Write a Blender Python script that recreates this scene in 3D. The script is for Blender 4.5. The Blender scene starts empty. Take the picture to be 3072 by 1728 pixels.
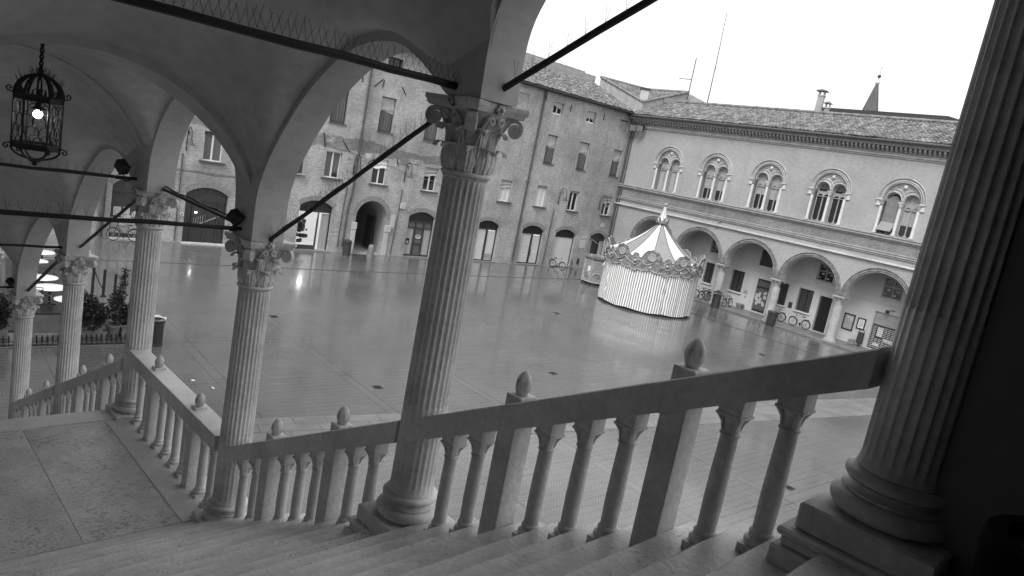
import bpy, bmesh, math, random
from mathutils import Vector, Matrix
from math import sin, cos, pi, sqrt, radians
random.seed(7)
S = bpy.context.scene
COL = S.collection
H = 8.5                      # eye height above the square
# ------------------------------------------------------------------ camera
YAW, PITCH, ROLL = radians(48.414), radians(-10.084), radians(10.7687)
fw = Vector((-sin(YAW)*cos(PITCH), cos(YAW)*cos(PITCH), sin(PITCH)))
rt0 = Vector((cos(YAW), sin(YAW), 0)); up0 = rt0.cross(fw)
rt = rt0*cos(ROLL) + up0*sin(ROLL); up = -rt0*sin(ROLL) + up0*cos(ROLL)
cam_d = bpy.data.cameras.new("camera"); cam = bpy.data.objects.new("camera", cam_d)
cam_d.sensor_width = 36; cam_d.lens = 2143.12/3072*36
cam_d.clip_start = 0.05; cam_d.clip_end = 2000
cam.matrix_world = Matrix(((rt.x, up.x, -fw.x, 0), (rt.y, up.y, -fw.y, 0), (rt.z, up.z, -fw.z, H), (0, 0, 0, 1)))
COL.objects.link(cam); S.camera = cam
# ------------------------------------------------------------------ light
SUN_EL, SUN_AZ = radians(48), radians(158)
w = bpy.data.worlds.new("World"); S.world = w; w.use_nodes = True
nt = w.node_tree; nt.nodes.clear()
sky = nt.nodes.new("ShaderNodeTexSky"); sky.sky_type = 'NISHITA'; sky.sun_disc = False
sky.sun_elevation = SUN_EL; sky.sun_rotation = SUN_AZ
sky.air_density = 2.0; sky.dust_density = 6.0; sky.ozone_density = 1.0
bw = nt.nodes.new("ShaderNodeRGBToBW"); bg = nt.nodes.new("ShaderNodeBackground"); wo = nt.nodes.new("ShaderNodeOutputWorld")
bg.inputs[1].default_value = 0.15
nt.links.new(sky.outputs[0], bw.inputs[0]); pw = nt.nodes.new("ShaderNodeMath"); pw.operation = 'POWER'; pw.inputs[1].default_value = 0.25
ml = nt.nodes.new("ShaderNodeMath"); ml.operation = 'MULTIPLY'; ml.inputs[1].default_value = 2.2    # thick cloud evens the sky out
nt.links.new(bw.outputs[0], pw.inputs[0]); nt.links.new(pw.outputs[0], ml.inputs[0]); nt.links.new(ml.outputs[0], bg.inputs[0]); nt.links.new(bg.outputs[0], wo.inputs[0])
sd = bpy.data.lights.new("sun", 'SUN'); sd.energy = 0.9; sd.angle = radians(25); sd.color = (1, 0.995, 0.985)
so = bpy.data.objects.new("sun", sd); COL.objects.link(so)
sdir = Vector((sin(SUN_AZ)*cos(SUN_EL), cos(SUN_AZ)*cos(SUN_EL), sin(SUN_EL)))
so.rotation_euler = sdir.to_track_quat('Z', 'Y').to_euler()
S.view_settings.view_transform = 'Standard'; S.view_settings.look = 'None'
S.view_settings.exposure = 1.5; S.view_settings.gamma = 1.0
S.view_settings.use_curve_mapping = False
# ------------------------------------------------------------------ materials
def newmat(name):
    m = bpy.data.materials.new(name); m.use_nodes = True
    n = m.node_tree.nodes; n.clear()
    o = n.new("ShaderNodeOutputMaterial"); b = n.new("ShaderNodeBsdfPrincipled")
    m.node_tree.links.new(b.outputs[0], o.inputs[0])
    return m, n, m.node_tree.links, b
def math_(n, l, op, a, b=None, c=None):
    x = n.new("ShaderNodeMath"); x.operation = op
    for i, v in enumerate((a, b, c)):
        if v is None: continue
        if isinstance(v, (int, float)): x.inputs[i].default_value = v
        else: l.new(v, x.inputs[i])
    return x.outputs[0]
def coords(n, l, sc=(1, 1, 1)):
    tc = n.new("ShaderNodeTexCoord"); mp = n.new("ShaderNodeMapping")
    mp.inputs['Scale'].default_value = sc; l.new(tc.outputs['Object'], mp.inputs[0])
    return mp.outputs[0]
def noise(n, l, vec, scale, detail=4, rough=.55):
    x = n.new("ShaderNodeTexNoise"); x.inputs['Scale'].default_value = scale
    x.inputs['Detail'].default_value = detail; x.inputs['Roughness'].default_value = rough
    l.new(vec, x.inputs['Vector']); return x.outputs[0]
def ramp(n, l, fac, a, b, lo, hi):
    x = n.new("ShaderNodeMapRange"); x.inputs[1].default_value = a; x.inputs[2].default_value = b
    x.inputs[3].default_value = lo; x.inputs[4].default_value = hi; l.new(fac, x.inputs[0]); return x.outputs[0]
def grey(n, l, val):
    x = n.new("ShaderNodeCombineColor")
    for i in range(3): l.new(val, x.inputs[i])
    return x.outputs[0]
def bump(n, l, b, h, strength=.3, dist=.02):
    x = n.new("ShaderNodeBump"); x.inputs['Strength'].default_value = strength; x.inputs['Distance'].default_value = dist
    l.new(h, x.inputs['Height']); l.new(x.outputs[0], b.inputs['Normal'])
def G(name, v, rough=.75, amt=.18, scale=3.0, fine=40, bstr=.15, metal=0, spec=.5, stretch=(1, 1, 1), speck=0):
    """grey procedural surface: broad mottling, fine grain, optional dark pits"""
    m, n, l, b = newmat(name)
    v0 = coords(n, l, stretch)
    a = noise(n, l, v0, scale, 5); f = noise(n, l, v0, fine, 3)
    k = ramp(n, l, a, .3, .7, 1-amt, 1+amt); k2 = ramp(n, l, f, .3, .7, 1-amt*.5, 1+amt*.5)
    val = math_(n, l, 'MULTIPLY', math_(n, l, 'MULTIPLY', k, k2), v)
    if speck:
        s = noise(n, l, coords(n, l, (1, 2.0, 1)), 34, 3, .55)
        big = noise(n, l, v0, 1.1, 2)
        th = ramp(n, l, big, .35, .65, .34, .44)
        pit = math_(n, l, 'LESS_THAN', s, th)
        val = math_(n, l, 'MULTIPLY', val, math_(n, l, 'SUBTRACT', 1.0, math_(n, l, 'MULTIPLY', pit, speck)))
    l.new(grey(n, l, val), b.inputs['Base Color'])
    b.inputs['Roughness'].default_value = rough; b.inputs['Metallic'].default_value = metal
    b.inputs['Specular IOR Level'].default_value = spec
    if bstr: bump(n, l, b, f, bstr)
    return m
def brickmat(name, c1, c2, mortar, worn=.35, dark=.3, bump_s=.5):
    m, n, l, b = newmat(name)
    v = coords(n, l)
    br = n.new("ShaderNodeTexBrick")
    br.inputs['Scale'].default_value = 1.0
    br.inputs['Brick Width'].default_value = .27; br.inputs['Row Height'].default_value = .075
    br.inputs['Mortar Size'].default_value = .009; br.inputs['Bias'].default_value = .1
    for i, c in zip((1, 2, 3), (c1, c2, mortar)): br.inputs[i].default_value = (c, c, c, 1)
    l.new(v, br.inputs['Vector'])
    st = noise(n, l, coords(n, l, (3.6, 14, 1)), 1.0, 7, .68)       # course-wise flaking
    big = noise(n, l, v, .16, 4, .6)
    med = noise(n, l, v, .7, 5, .6)
    bw_ = n.new("ShaderNodeRGBToBW"); l.new(br.outputs[0], bw_.inputs[0])
    flake = ramp(n, l, st, .42, .60, 1-worn, 1+worn)
    k = ramp(n, l, big, .35, .65, 1-dark*.6, 1+dark*.35); k2 = ramp(n, l, med, .3, .7, 1-dark*.45, 1+dark*.4)
    val = math_(n, l, 'MULTIPLY', bw_.outputs[0], math_(n, l, 'MULTIPLY', flake, math_(n, l, 'MULTIPLY', k, k2)))
    # rain streaks running down
    stn = noise(n, l, coords(n, l, (1.4, .12, 1)), 1.2, 4, .6)
    val = math_(n, l, 'MULTIPLY', val, ramp(n, l, stn, .5, .75, 1.0, 1-dark*.5))
    if 'old' in name:
        sx = n.new("ShaderNodeSeparateXYZ"); l.new(v, sx.inputs[0]); U, Vv = sx.outputs[0], sx.outputs[1]
        wob = math_(n, l, 'MULTIPLY', math_(n, l, 'SUBTRACT', noise(n, l, coords(n, l, (.5, 1.6, 1)), 1, 6, .65), .5), 2.6)
        d_ = math_(n, l, 'ABSOLUTE', math_(n, l, 'ADD', math_(n, l, 'SUBTRACT', Vv, 7.3), wob))
        k3 = math_(n, l, 'MULTIPLY', math_(n, l, 'LESS_THAN', d_, .36), math_(n, l, 'LESS_THAN', U, 31.5))
        d2 = math_(n, l, 'ABSOLUTE', math_(n, l, 'ADD', math_(n, l, 'SUBTRACT', Vv, 4.28), math_(n, l, 'MULTIPLY', wob, .12)))
        k4 = math_(n, l, 'MULTIPLY', math_(n, l, 'LESS_THAN', d2, .07), math_(n, l, 'LESS_THAN', U, 16.5))
        val = math_(n, l, 'MULTIPLY', val, math_(n, l, 'SUBTRACT', 1.0, math_(n, l, 'MULTIPLY', math_(n, l, 'MAXIMUM', k3, k4), .42)))
    l.new(grey(n, l, val), b.inputs['Base Color']); b.inputs['Roughness'].default_value = .9
    b.inputs['Specular IOR Level'].default_value = .2
    h = math_(n, l, 'ADD', math_(n, l, 'MULTIPLY', br.outputs[1], -.6), st)
    bump(n, l, b, h, bump_s, .04)
    return m
def pavingmat():
    m, n, l, b = newmat("wet_herringbone_paving")
    tc = n.new("ShaderNodeTexCoord"); sx = n.new("ShaderNodeSeparateXYZ"); l.new(tc.outputs['Object'], sx.inputs[0])
    X, Y = sx.outputs[0], sx.outputs[1]
    def fr(a, p): return math_(n, l, 'FRACT', math_(n, l, 'DIVIDE', a, p))
    zig = math_(n, l, 'MULTIPLY', math_(n, l, 'ABSOLUTE', math_(n, l, 'SUBTRACT', fr(X, .56), .5)), .56)
    t = fr(math_(n, l, 'ADD', Y, zig), .105)
    joint = math_(n, l, 'LESS_THAN', t, .24)
    cl = math_(n, l, 'LESS_THAN', fr(X, .28), .09)
    her = math_(n, l, 'MAXIMUM', joint, cl)
    P = 4.2
    bx = math_(n, l, 'LESS_THAN', fr(math_(n, l, 'ADD', X, .9), P), .085); by = math_(n, l, 'LESS_THAN', fr(math_(n, l, 'ADD', Y, .7), P), .085)
    band = math_(n, l, 'MAXIMUM', bx, by)
    jb = math_(n, l, 'MAXIMUM', math_(n, l, 'MULTIPLY', bx, math_(n, l, 'LESS_THAN', fr(Y, .105), .2)), math_(n, l, 'MULTIPLY', by, math_(n, l, 'LESS_THAN', fr(X, .105), .2)))
    def edge(a, o):
        f = fr(math_(n, l, 'ADD', a, o), P)
        e1_ = math_(n, l, 'LESS_THAN', math_(n, l, 'ABSOLUTE', math_(n, l, 'SUBTRACT', f, .085)), .0055)
        e0 = math_(n, l, 'LESS_THAN', f, .009)
        return math_(n, l, 'MAXIMUM', e1_, e0)
    ed = math_(n, l, 'MAXIMUM', edge(X, .9), edge(Y, .7))
    j = math_(n, l, 'ADD', math_(n, l, 'MULTIPLY', math_(n, l, 'SUBTRACT', 1, band), her), jb)
    j = math_(n, l, 'MINIMUM', math_(n, l, 'ADD', j, ed), 1)
    v = coords(n, l)
    wear = noise(n, l, v, .22, 5, .6); fine = noise(n, l, v, 9, 4); soft = noise(n, l, v, 1.1, 4)
    # joints fade in and out with wear
    vis = ramp(n, l, soft, .35, .65, .5, 1.0)
    j = math_(n, l, 'MULTIPLY', j, vis)
    val = math_(n, l, 'MULTIPLY', ramp(n, l, wear, .3, .7, .88, 1.12), ramp(n, l, fine, .3, .7, .88, 1.12))
    val = math_(n, l, 'MULTIPLY', val, math_(n, l, 'SUBTRACT', 1, math_(n, l, 'MULTIPLY', j, .58)))
    val = math_(n, l, 'MULTIPLY', val, PAVE)
    l.new(grey(n, l, val), b.inputs['Base Color'])
    pud = noise(n, l, coords(n, l, (1, .6, 1)), .3, 4, .55)
    l.new(ramp(n, l, pud, .32, .68, .13, .3), b.inputs['Roughness'])
    b.inputs['Specular IOR Level'].default_value = .4
    l.new(ramp(n, l, noise(n, l, coords(n, l, (.8, 1, 1)), .24, 5, .6), .36, .6, .25, 1.0), b.inputs['Coat Weight'])
    b.inputs['Coat Roughness'].default_value = .1; b.inputs['Coat IOR'].default_value = 1.36
    rp = n.new("ShaderNodeBump"); rp.inputs['Strength'].default_value = .16; rp.inputs['Distance'].default_value = .012
    l.new(math_(n, l, 'ADD', math_(n, l, 'MULTIPLY', j, -.5), math_(n, l, 'MULTIPLY', noise(n, l, v, 6, 3), 1.0)), rp.inputs['Height']); l.new(rp.outputs[0], b.inputs['Coat Normal'])
    hh = math_(n, l, 'ADD', math_(n, l, 'MULTIPLY', j, -1.0), math_(n, l, 'MULTIPLY', noise(n, l, v, 14, 3), .5))
    hh = math_(n, l, 'ADD', hh, math_(n, l, 'MULTIPLY', noise(n, l, v, 2.2, 3), 1.2))
    bump(n, l, b, hh, .4, .012)
    return m
def emit(name, v, s):
    m, n, l, b = newmat(name); b.inputs['Base Color'].default_value = (v, v, v, 1)
    b.inputs['Emission Color'].default_value = (1, 1, 1, 1); b.inputs['Emission Strength'].default_value = s; return m
def glass(name, v=.03, rough=.06, alpha=None):
    m, n, l, b = newmat(name); b.inputs['Base Color'].default_value = (v, v, v, 1)
    b.inputs['Roughness'].default_value = rough; b.inputs['Specular IOR Level'].default_value = .6
    wv = noise(n, l, coords(n, l), 1.3, 2); bump(n, l, b, wv, .04, .05)
    return m
PAVE = .14
M = {}
M['pave'] = pavingmat()
M['slab'] = G("pale_path_stone", .17, .42, .22, 1.2, 30, .12)
M['brick_old'] = brickmat("old_flaking_brick", .40, .33, .44, .19, .42)
M['brick_new'] = brickmat("smooth_pale_brick", .355, .32, .37, .09, .16, .3)
M['plaster'] = G("pale_plaster", .43, .9, .14, .5, 8, .1)
M['plaster_in'] = G("vault_plaster", .49, .92, .2, .55, 7, .12)
def crackle(m, amt=.28):
    nt_ = m.node_tree; n, l = nt_.nodes, nt_.links; b = [x for x in n if x.type == 'BSDF_PRINCIPLED'][0]
    src = b.inputs['Base Color'].links[0].from_socket; v = coords(n, l)
    c = noise(n, l, v, .9, 8, .62); th = math_(n, l, 'LESS_THAN', math_(n, l, 'ABSOLUTE', math_(n, l, 'SUBTRACT', c, .5)), .0022)
    msk = math_(n, l, 'GREATER_THAN', noise(n, l, v, .45, 2), .56)
    damp = ramp(n, l, noise(n, l, v, .8, 6, .65), .52, .72, 0, .22)
    k = math_(n, l, 'SUBTRACT', 1.0, math_(n, l, 'MAXIMUM', math_(n, l, 'MULTIPLY', math_(n, l, 'MULTIPLY', th, msk), amt), damp))
    mx = n.new("ShaderNodeMix"); mx.data_type = 'RGBA'; mx.blend_type = 'MULTIPLY'; mx.inputs[0].default_value = 1
    l.new(src, mx.inputs[6]); l.new(grey(n, l, k), mx.inputs[7]); l.new(mx.outputs[2], b.inputs['Base Color'])
crackle(M['plaster_in'])
M['pier'] = G("pier_plaster", .46, .9, .16, .7, 9, .15)
M['stone'] = G("weathered_marble", .62, .62, .24, 2.2, 24, .22)
M['stone_cap'] = G("carved_marble", .52, .7, .28, 4, 30, .3)
def stepmat(name, v, line):
    m, n, l, b = newmat(name)
    tc = n.new("ShaderNodeTexCoord"); oi = n.new("ShaderNodeObjectInfo"); sc_ = n.new("ShaderNodeVectorMath"); sc_.operation = 'MULTIPLY_ADD'
    cv = n.new("ShaderNodeCombineXYZ")
    for i in range(3): l.new(oi.outputs['Random'], cv.inputs[i])
    sc_.inputs[1].default_value = (40, 70, 20); l.new(cv.outputs[0], sc_.inputs[0]); l.new(tc.outputs['Object'], sc_.inputs[2]); vec = sc_.outputs[0]
    a = noise(n, l, vec, 1.4, 5); f = noise(n, l, vec, 30, 3); vein = noise(n, l, vec, 5, 6, .7)
    val = math_(n, l, 'MULTIPLY', math_(n, l, 'MULTIPLY', ramp(n, l, a, .3, .7, .8, 1.2), ramp(n, l, f, .3, .7, .9, 1.1)), math_(n, l, 'MULTIPLY', ramp(n, l, vein, .35, .65, .9, 1.1), v))
    pv = n.new("ShaderNodeVectorMath"); pv.operation = 'MULTIPLY'; pv.inputs[1].default_value = (1.7, .62, 1) if not line else (1.2, 1, 1); l.new(vec, pv.inputs[0])
    p1 = noise(n, l, pv.outputs[0], 30 if not line else 40, 4, .6); big = noise(n, l, vec, 2.6, 3, .6)
    pit = math_(n, l, 'MULTIPLY', math_(n, l, 'LESS_THAN', p1, ramp(n, l, big, .36, .66, .36, .455) if not line else ramp(n, l, big, .42, .7, .28, .46)), .5)
    val = math_(n, l, 'MULTIPLY', val, math_(n, l, 'SUBTRACT', 1.0, pit))
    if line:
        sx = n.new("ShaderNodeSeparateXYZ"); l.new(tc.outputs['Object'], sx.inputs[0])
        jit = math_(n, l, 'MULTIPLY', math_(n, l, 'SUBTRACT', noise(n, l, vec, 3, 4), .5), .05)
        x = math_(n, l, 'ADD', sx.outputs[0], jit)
        val = math_(n, l, 'MULTIPLY', val, ramp(n, l, x, .20, .262, 1.0, .62))        # dirt line at the riser foot, doubling as its painted shade
        val = math_(n, l, 'MULTIPLY', val, ramp(n, l, x, -.03, .07, 1.22, 1.0))       # nosing wear, also painting in a light step edge
    l.new(grey(n, l, val), b.inputs['Base Color']); b.inputs['Roughness'].default_value = .4
    bump(n, l, b, math_(n, l, 'SUBTRACT', f, math_(n, l, 'MULTIPLY', pit, 2.0)), .25)
    return m
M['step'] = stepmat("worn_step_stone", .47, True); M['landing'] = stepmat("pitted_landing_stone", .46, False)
M['step_plain'] = G("border_stone", .50, .45, .16, 1.6, 22, .2)
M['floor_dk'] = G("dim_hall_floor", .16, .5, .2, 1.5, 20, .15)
M['mortar'] = G("joint_mortar", .36, .8, .3, 4, 20, .2)
M['rail'] = G("handrail_stone", .58, .6, .2, 1.7, 26, .22)
M['stone_arc'] = G("arcade_column_stone", .34, .7, .25, 1.6, 18, .2)
M['bif'] = G("window_arch_stone", .37, .8, .2, 2, 16, .25)
M['spire'] = G("dark_spire_brick", .10, .9, .3, 2, 14, .2)
M['arch_terra'] = G("weathered_arch_terracotta", .22, .85, .35, 3, 14, .4)
M['stone_w'] = G("white_window_stone", .52, .7, .12, 3, 20, .15)
M['trim'] = G("terracotta_trim", .31, .85, .22, 2.4, 14, .3)
M['frieze'] = G("stained_frieze", .22, .9, .35, .6, 6, .3, stretch=(1, 3, 1))
M['sill'] = G("weathered_sill", .10, .85, .25, 3, 20, .25)
M['iron'] = G("black_iron", .018, .55, .3, 6, 40, .2, spec=.4)
M['iron_g'] = G("dark_grey_paint", .035, .45, .2, 4, 40, .1)
M['pipe'] = G("lead_downpipe", .07, .55, .25, 3, 30, .1)
M['tile'] = G("roof_tile", .185, .85, .42, 2.6, 9, .3)
M['tile_dk'] = G("roof_gap", .06, .95, .3, 3, 20, .1)
M['wood_dk'] = G("dark_wood", .045, .5, .25, 3, 20, .1, stretch=(6, 1, 1))
M['frame_w'] = G("white_window_frame", .7, .5, .06, 3, 20, .03)
M['frame_g'] = G("grey_window_frame", .3, .6, .12, 3, 20, .05)
M['blind'] = G("cloth_blind", .36, .9, .15, 2.5, 18, .3, stretch=(1, .3, 1))
M['curtain'] = G("dark_curtain", .10, .9, .3, 9, 30, .2, stretch=(1, .05, 1))
M['curtain_w'] = G("pale_curtain", .33, .9, .16, 8, 30, .2, stretch=(1, .04, 1))
M['glass'] = glass("dark_pane", .02, .06)
M['glass_g'] = glass("grey_pane", .10, .12)
M['panel'] = G("pale_shop_panel", .58, .35, .08, .8, 12, .03)
M['dark'] = G("dark_interior", .025, .9, .2, 3, 20, 0)
M['lunette'] = G("black_lunette", .015, .5, .2, 3, 20, .05)
M['white'] = G("white_canvas", .78, .7, .05, 3, 20, .05)
M['white_m'] = G("white_enamel", .8, .25, .03, 3, 20, .02)
M['stripe'] = G("grey_stripe", .24, .75, .08, 3, 20, .05)
M['canvas_g'] = G("grey_canvas", .25, .7, .08, 3, 20, .05)
M['gilt'] = G("carved_gilt_board", .20, .5, .45, 5, 22, .6)
M['gilt_lt'] = G("pale_scrollwork", .36, .45, .25, 5, 22, .4)
M['booth'] = G("booth_panel", .30, .5, .15, 3, 20, .1)
M['paper'] = G("white_paper", .75, .8, .05, 3, 20, .02)
M['paper_g'] = G("printed_paper", .45, .8, .35, 18, 60, .02)
M['bark'] = G("stem_bark", .06, .9, .3, 8, 40, .3)
M['leaf'] = G("dark_leaf", .055, .5, .45, 5, 30, .1)
M['leaf_lt'] = G("bright_leaf", .13, .45, .4, 5, 30, .1)
M['pot'] = G("clay_pot", .2, .8, .2, 5, 30, .15)
M['trough'] = G("concrete_trough", .22, .8, .2, 3, 30, .15)
M['chrome'] = G("brushed_steel", .5, .25, .08, 3, 60, .05, metal=1)
M['rubber'] = G("tyre_rubber", .02, .7, .2, 5, 40, .1)
M['bulb'] = emit("lit_bulb", 1, 14)
M['spot'] = emit("lit_spot", 1, 14)
M['shop_glow'] = emit("glowing_shop_wall", .75, .06)  # shop walls given a faint glow of their own besides the lamp
M['lens'] = G("lamp_lens", .2, .3, .25, 6, 30, .1)
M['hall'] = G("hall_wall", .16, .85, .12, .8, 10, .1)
# ------------------------------------------------------------------ mesh helpers
class MB:
    def __init__(s): s.v = []; s.f = []; s.mi = []
    def add(s, vs, fs, mi=0):
        o = len(s.v); s.v += [tuple(x) for x in vs]; s.f += [[i+o for i in f] for f in fs]; s.mi += [mi]*len(fs); return s
    def box(s, c, d, rz=0, mi=0, mat=None):
        hx, hy, hz = d[0]/2, d[1]/2, d[2]/2
        vs = [Vector((x, y, z)) for x in (-hx, hx) for y in (-hy, hy) for z in (-hz, hz)]
        R = mat if mat else Matrix.Rotation(rz, 3, 'Z')
        vs = [R @ v + Vector(c) for v in vs]
        return s.add(vs, [(0, 1, 3, 2), (4, 6, 7, 5), (0, 4, 5, 1), (2, 3, 7, 6), (0, 2, 6, 4), (1, 5, 7, 3)], mi)
    def lathe(s, prof, n=24, c=(0, 0, 0), rf=None, mi=0, cap=True, a0=0):
        vs = []; k = len(prof)
        for r, z in prof:
            for i in range(n):
                a = a0 + 2*pi*i/n; rr = r if rf is None else rf(r, z, a)
                vs.append((c[0]+rr*cos(a), c[1]+rr*sin(a), c[2]+z))
        fs = [(j*n+i, j*n+(i+1) % n, (j+1)*n+(i+1) % n, (j+1)*n+i) for j in range(k-1) for i in range(n)]
        if cap: fs += [tuple(range(n))[::-1], tuple((k-1)*n+i for i in range(n))]
        return s.add(vs, fs, mi)
    def tube(s, pts, r, n=6, mi=0, closed=False):
        pts = [Vector(p) for p in pts]; k = len(pts); vs = []
        rr = r if isinstance(r, (list, tuple)) else [r]*k
        prev = None
        for i, p in enumerate(pts):
            t = (pts[(i+1) % k] - pts[i-1]) if closed else (pts[min(i+1, k-1)] - pts[max(i-1, 0)])
            if t.length < 1e-9: t = Vector((0, 0, 1))
            t.normalize()
            if prev is None: a = t.orthogonal().normalized()
            else:
                a = prev - t*prev.dot(t)
                a = a.normalized() if a.length > 1e-6 else t.orthogonal().normalized()
            prev = a; b = t.cross(a)
            for j in range(n):
                q = 2*pi*j/n; vs.append(p + a*(rr[i]*cos(q)) + b*(rr[i]*sin(q)))
        m = k if closed else k-1
        fs = [(i*n+j, i*n+(j+1) % n, ((i+1) % k)*n+(j+1) % n, ((i+1) % k)*n+j) for i in range(m) for j in range(n)]
        if not closed: fs += [tuple(range(n))[::-1], tuple((k-1)*n+j for j in range(n))]
        return s.add(vs, fs, mi)
    def bar(s, a, b, wd, ht, upv=(0, 0, 1), mi=0):
        a = Vector(a); b = Vector(b); t = (b-a).normalized(); u = Vector(upv); sd_ = t.cross(u).normalized(); u = sd_.cross(t)
        vs = [p + sd_*(x*wd/2) + u*(y*ht/2) for p in (a, b) for x, y in ((-1, -1), (1, -1), (1, 1), (-1, 1))]
        return s.add(vs, [(3, 2, 1, 0), (4, 5, 6, 7), (0, 1, 5, 4), (1, 2, 6, 5), (2, 3, 7, 6), (3, 0, 4, 7)], mi)
    def grid(s, fn, nu, nv, mi=0, flip=False):
        vs = [fn(i/nu, j/nv) for i in range(nu+1) for j in range(nv+1)]
        fs = [(i*(nv+1)+j, (i+1)*(nv+1)+j, (i+1)*(nv+1)+j+1, i*(nv+1)+j+1) for i in range(nu) for j in range(nv)]
        if flip: fs = [f[::-1] for f in fs]
        return s.add(vs, fs, mi)
    def sphere(s, c, r, n=12, mi=0, sc=(1, 1, 1)):
        prof = [(max(r*sin(pi*i/n), 1e-4)*1, -r*cos(pi*i/n)*sc[2]) for i in range(n+1)]
        return s.lathe(prof, n*2, c, mi=mi, cap=False)
    def tf(s, m):
        s.v = [tuple(m @ Vector(v)) for v in s.v]; return s
    def build(s, name, mats, parent=None, smooth=35, bevel=0):
        me = bpy.data.meshes.new(name); me.from_pydata(s.v, [], s.f)
        if not isinstance(mats, (list, tuple)): mats = [mats]
        for m in mats: me.materials.append(m)
        me.polygons.foreach_set("material_index", s.mi)
        bm = bmesh.new(); bm.from_mesh(me); bmesh.ops.recalc_face_normals(bm, faces=bm.faces)
        if bevel: bmesh.ops.bevel(bm, geom=[e for e in bm.edges if len(e.link_faces) == 2 and e.calc_face_angle(0) > .6], offset=bevel, segments=1, affect='EDGES', clamp_overlap=True)
        bm.to_mesh(me); bm.free()
        if smooth:
            me.polygons.foreach_set("use_smooth", [True]*len(me.polygons)); me.set_sharp_from_angle(angle=radians(smooth))
        me.update()
        return link(name, me, parent)
def link(name, data, parent=None):
    o = bpy.data.objects.new(name, data); COL.objects.link(o)
    if parent: o.parent = parent
    return o
def tag(o, label=None, cat=None, group=None, kind=None):
    if label: o['label'] = label
    if cat: o['category'] = cat
    if group: o['group'] = group
    if kind: o['kind'] = kind
    return o
def thing(name, label, cat, mat=None, group=None):
    o = link(name, None); tag(o, label, cat, group); o.empty_display_size = .2
    if mat is not None: o.matrix_world = mat
    return o
def dup(root, mat, label=None, group=None, name=None):
    r = root.copy(); COL.objects.link(r); r.matrix_world = mat
    if label: r['label'] = label
    if group: r['group'] = group
    for ch in list(root.children):
        c = ch.copy(); COL.objects.link(c); c.parent = r
        for g in list(ch.children):
            d = g.copy(); COL.objects.link(d); d.parent = c
    return r
def fillshape(name, outer, holes, t, mat, parent=None, back=True, z=0.0, smooth=0):
    """flat plate in local u,v with holes cut through; front face at w=z, thickness t behind it"""
    cu = bpy.data.curves.new(name, 'CURVE'); cu.dimensions = '2D'; cu.fill_mode = 'BOTH'; cu.extrude = t/2
    for ring in [outer]+list(holes):
        sp = cu.splines.new('POLY'); sp.points.add(len(ring)-1)
        for p, q in zip(sp.points, ring): p.co = (q[0], q[1], 0, 1)
        sp.use_cyclic_u = True
    ob = bpy.data.objects.new(name+"_tmp", cu); COL.objects.link(ob)
    bpy.context.view_layer.update()
    dg = bpy.context.evaluated_depsgraph_get(); me = bpy.data.meshes.new_from_object(ob.evaluated_get(dg))
    bpy.data.objects.remove(ob); bpy.data.curves.remove(cu)
    for v in me.vertices: v.co.z += z - t/2
    me.materials.clear(); me.materials.append(mat); me.name = name
    me.polygons.foreach_set("use_smooth", [False]*len(me.polygons))
    return link(name, me, parent)
def arc(cx, cy, r, a0, a1, n, ry=None):
    ry = r if ry is None else ry
    return [(cx+r*cos(a0+(a1-a0)*i/n), cy+ry*sin(a0+(a1-a0)*i/n)) for i in range(n+1)]
def archhole(u0, u1, v0, vs, va, n=14):
    """outline: rectangle with a circular-segment or round head"""
    c = (u0+u1)/2; hw = (u1-u0)/2; h = va-vs
    R = (hw*hw+h*h)/(2*h); a = math.asin(min(1, hw/R))
    if h > hw: a = pi/2; return [(u0, v0), (u1, v0)] + [(c+hw*cos(t), vs+h*sin(t)) for t in [pi*i/n for i in range(n+1)]]
    cy = va-R
    return [(u0, v0), (u1, v0)] + [(c+R*sin(a-2*a*i/n), cy+R*cos(a-2*a*i/n)) for i in range(n+1)]
def rect(u0, u1, v0, v1): return [(u0, v0), (u1, v0), (u1, v1), (u0, v1)]
def loc(x, y, z, rz=0): return Matrix.Translation((x, y, z)) @ Matrix.Rotation(rz, 4, 'Z')
def textmesh(name, body, size, mat, parent, m, align='CENTER'):
    cu = bpy.data.curves.new(name, 'FONT'); cu.body = body; cu.size = size; cu.align_x = align; cu.extrude = .002
    ob = bpy.data.objects.new(name+"_t", cu); COL.objects.link(ob); bpy.context.view_layer.update()
    me = bpy.data.meshes.new_from_object(ob.evaluated_get(bpy.context.evaluated_depsgraph_get()))
    bpy.data.objects.remove(ob); me.materials.clear(); me.materials.append(mat)
    o = link(name, me, parent); o.matrix_local = m; return o
# ================================================================== THE SQUARE
L, D = -44.54, 50.065
mb = MB(); mb.add([(-400, -400, 0), (400, -400, 0), (400, 400, 0), (-400, 400, 0)], [(0, 1, 2, 3)])
tag(mb.build("piazza_ground", M['pave'], smooth=0), kind='structure')
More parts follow.
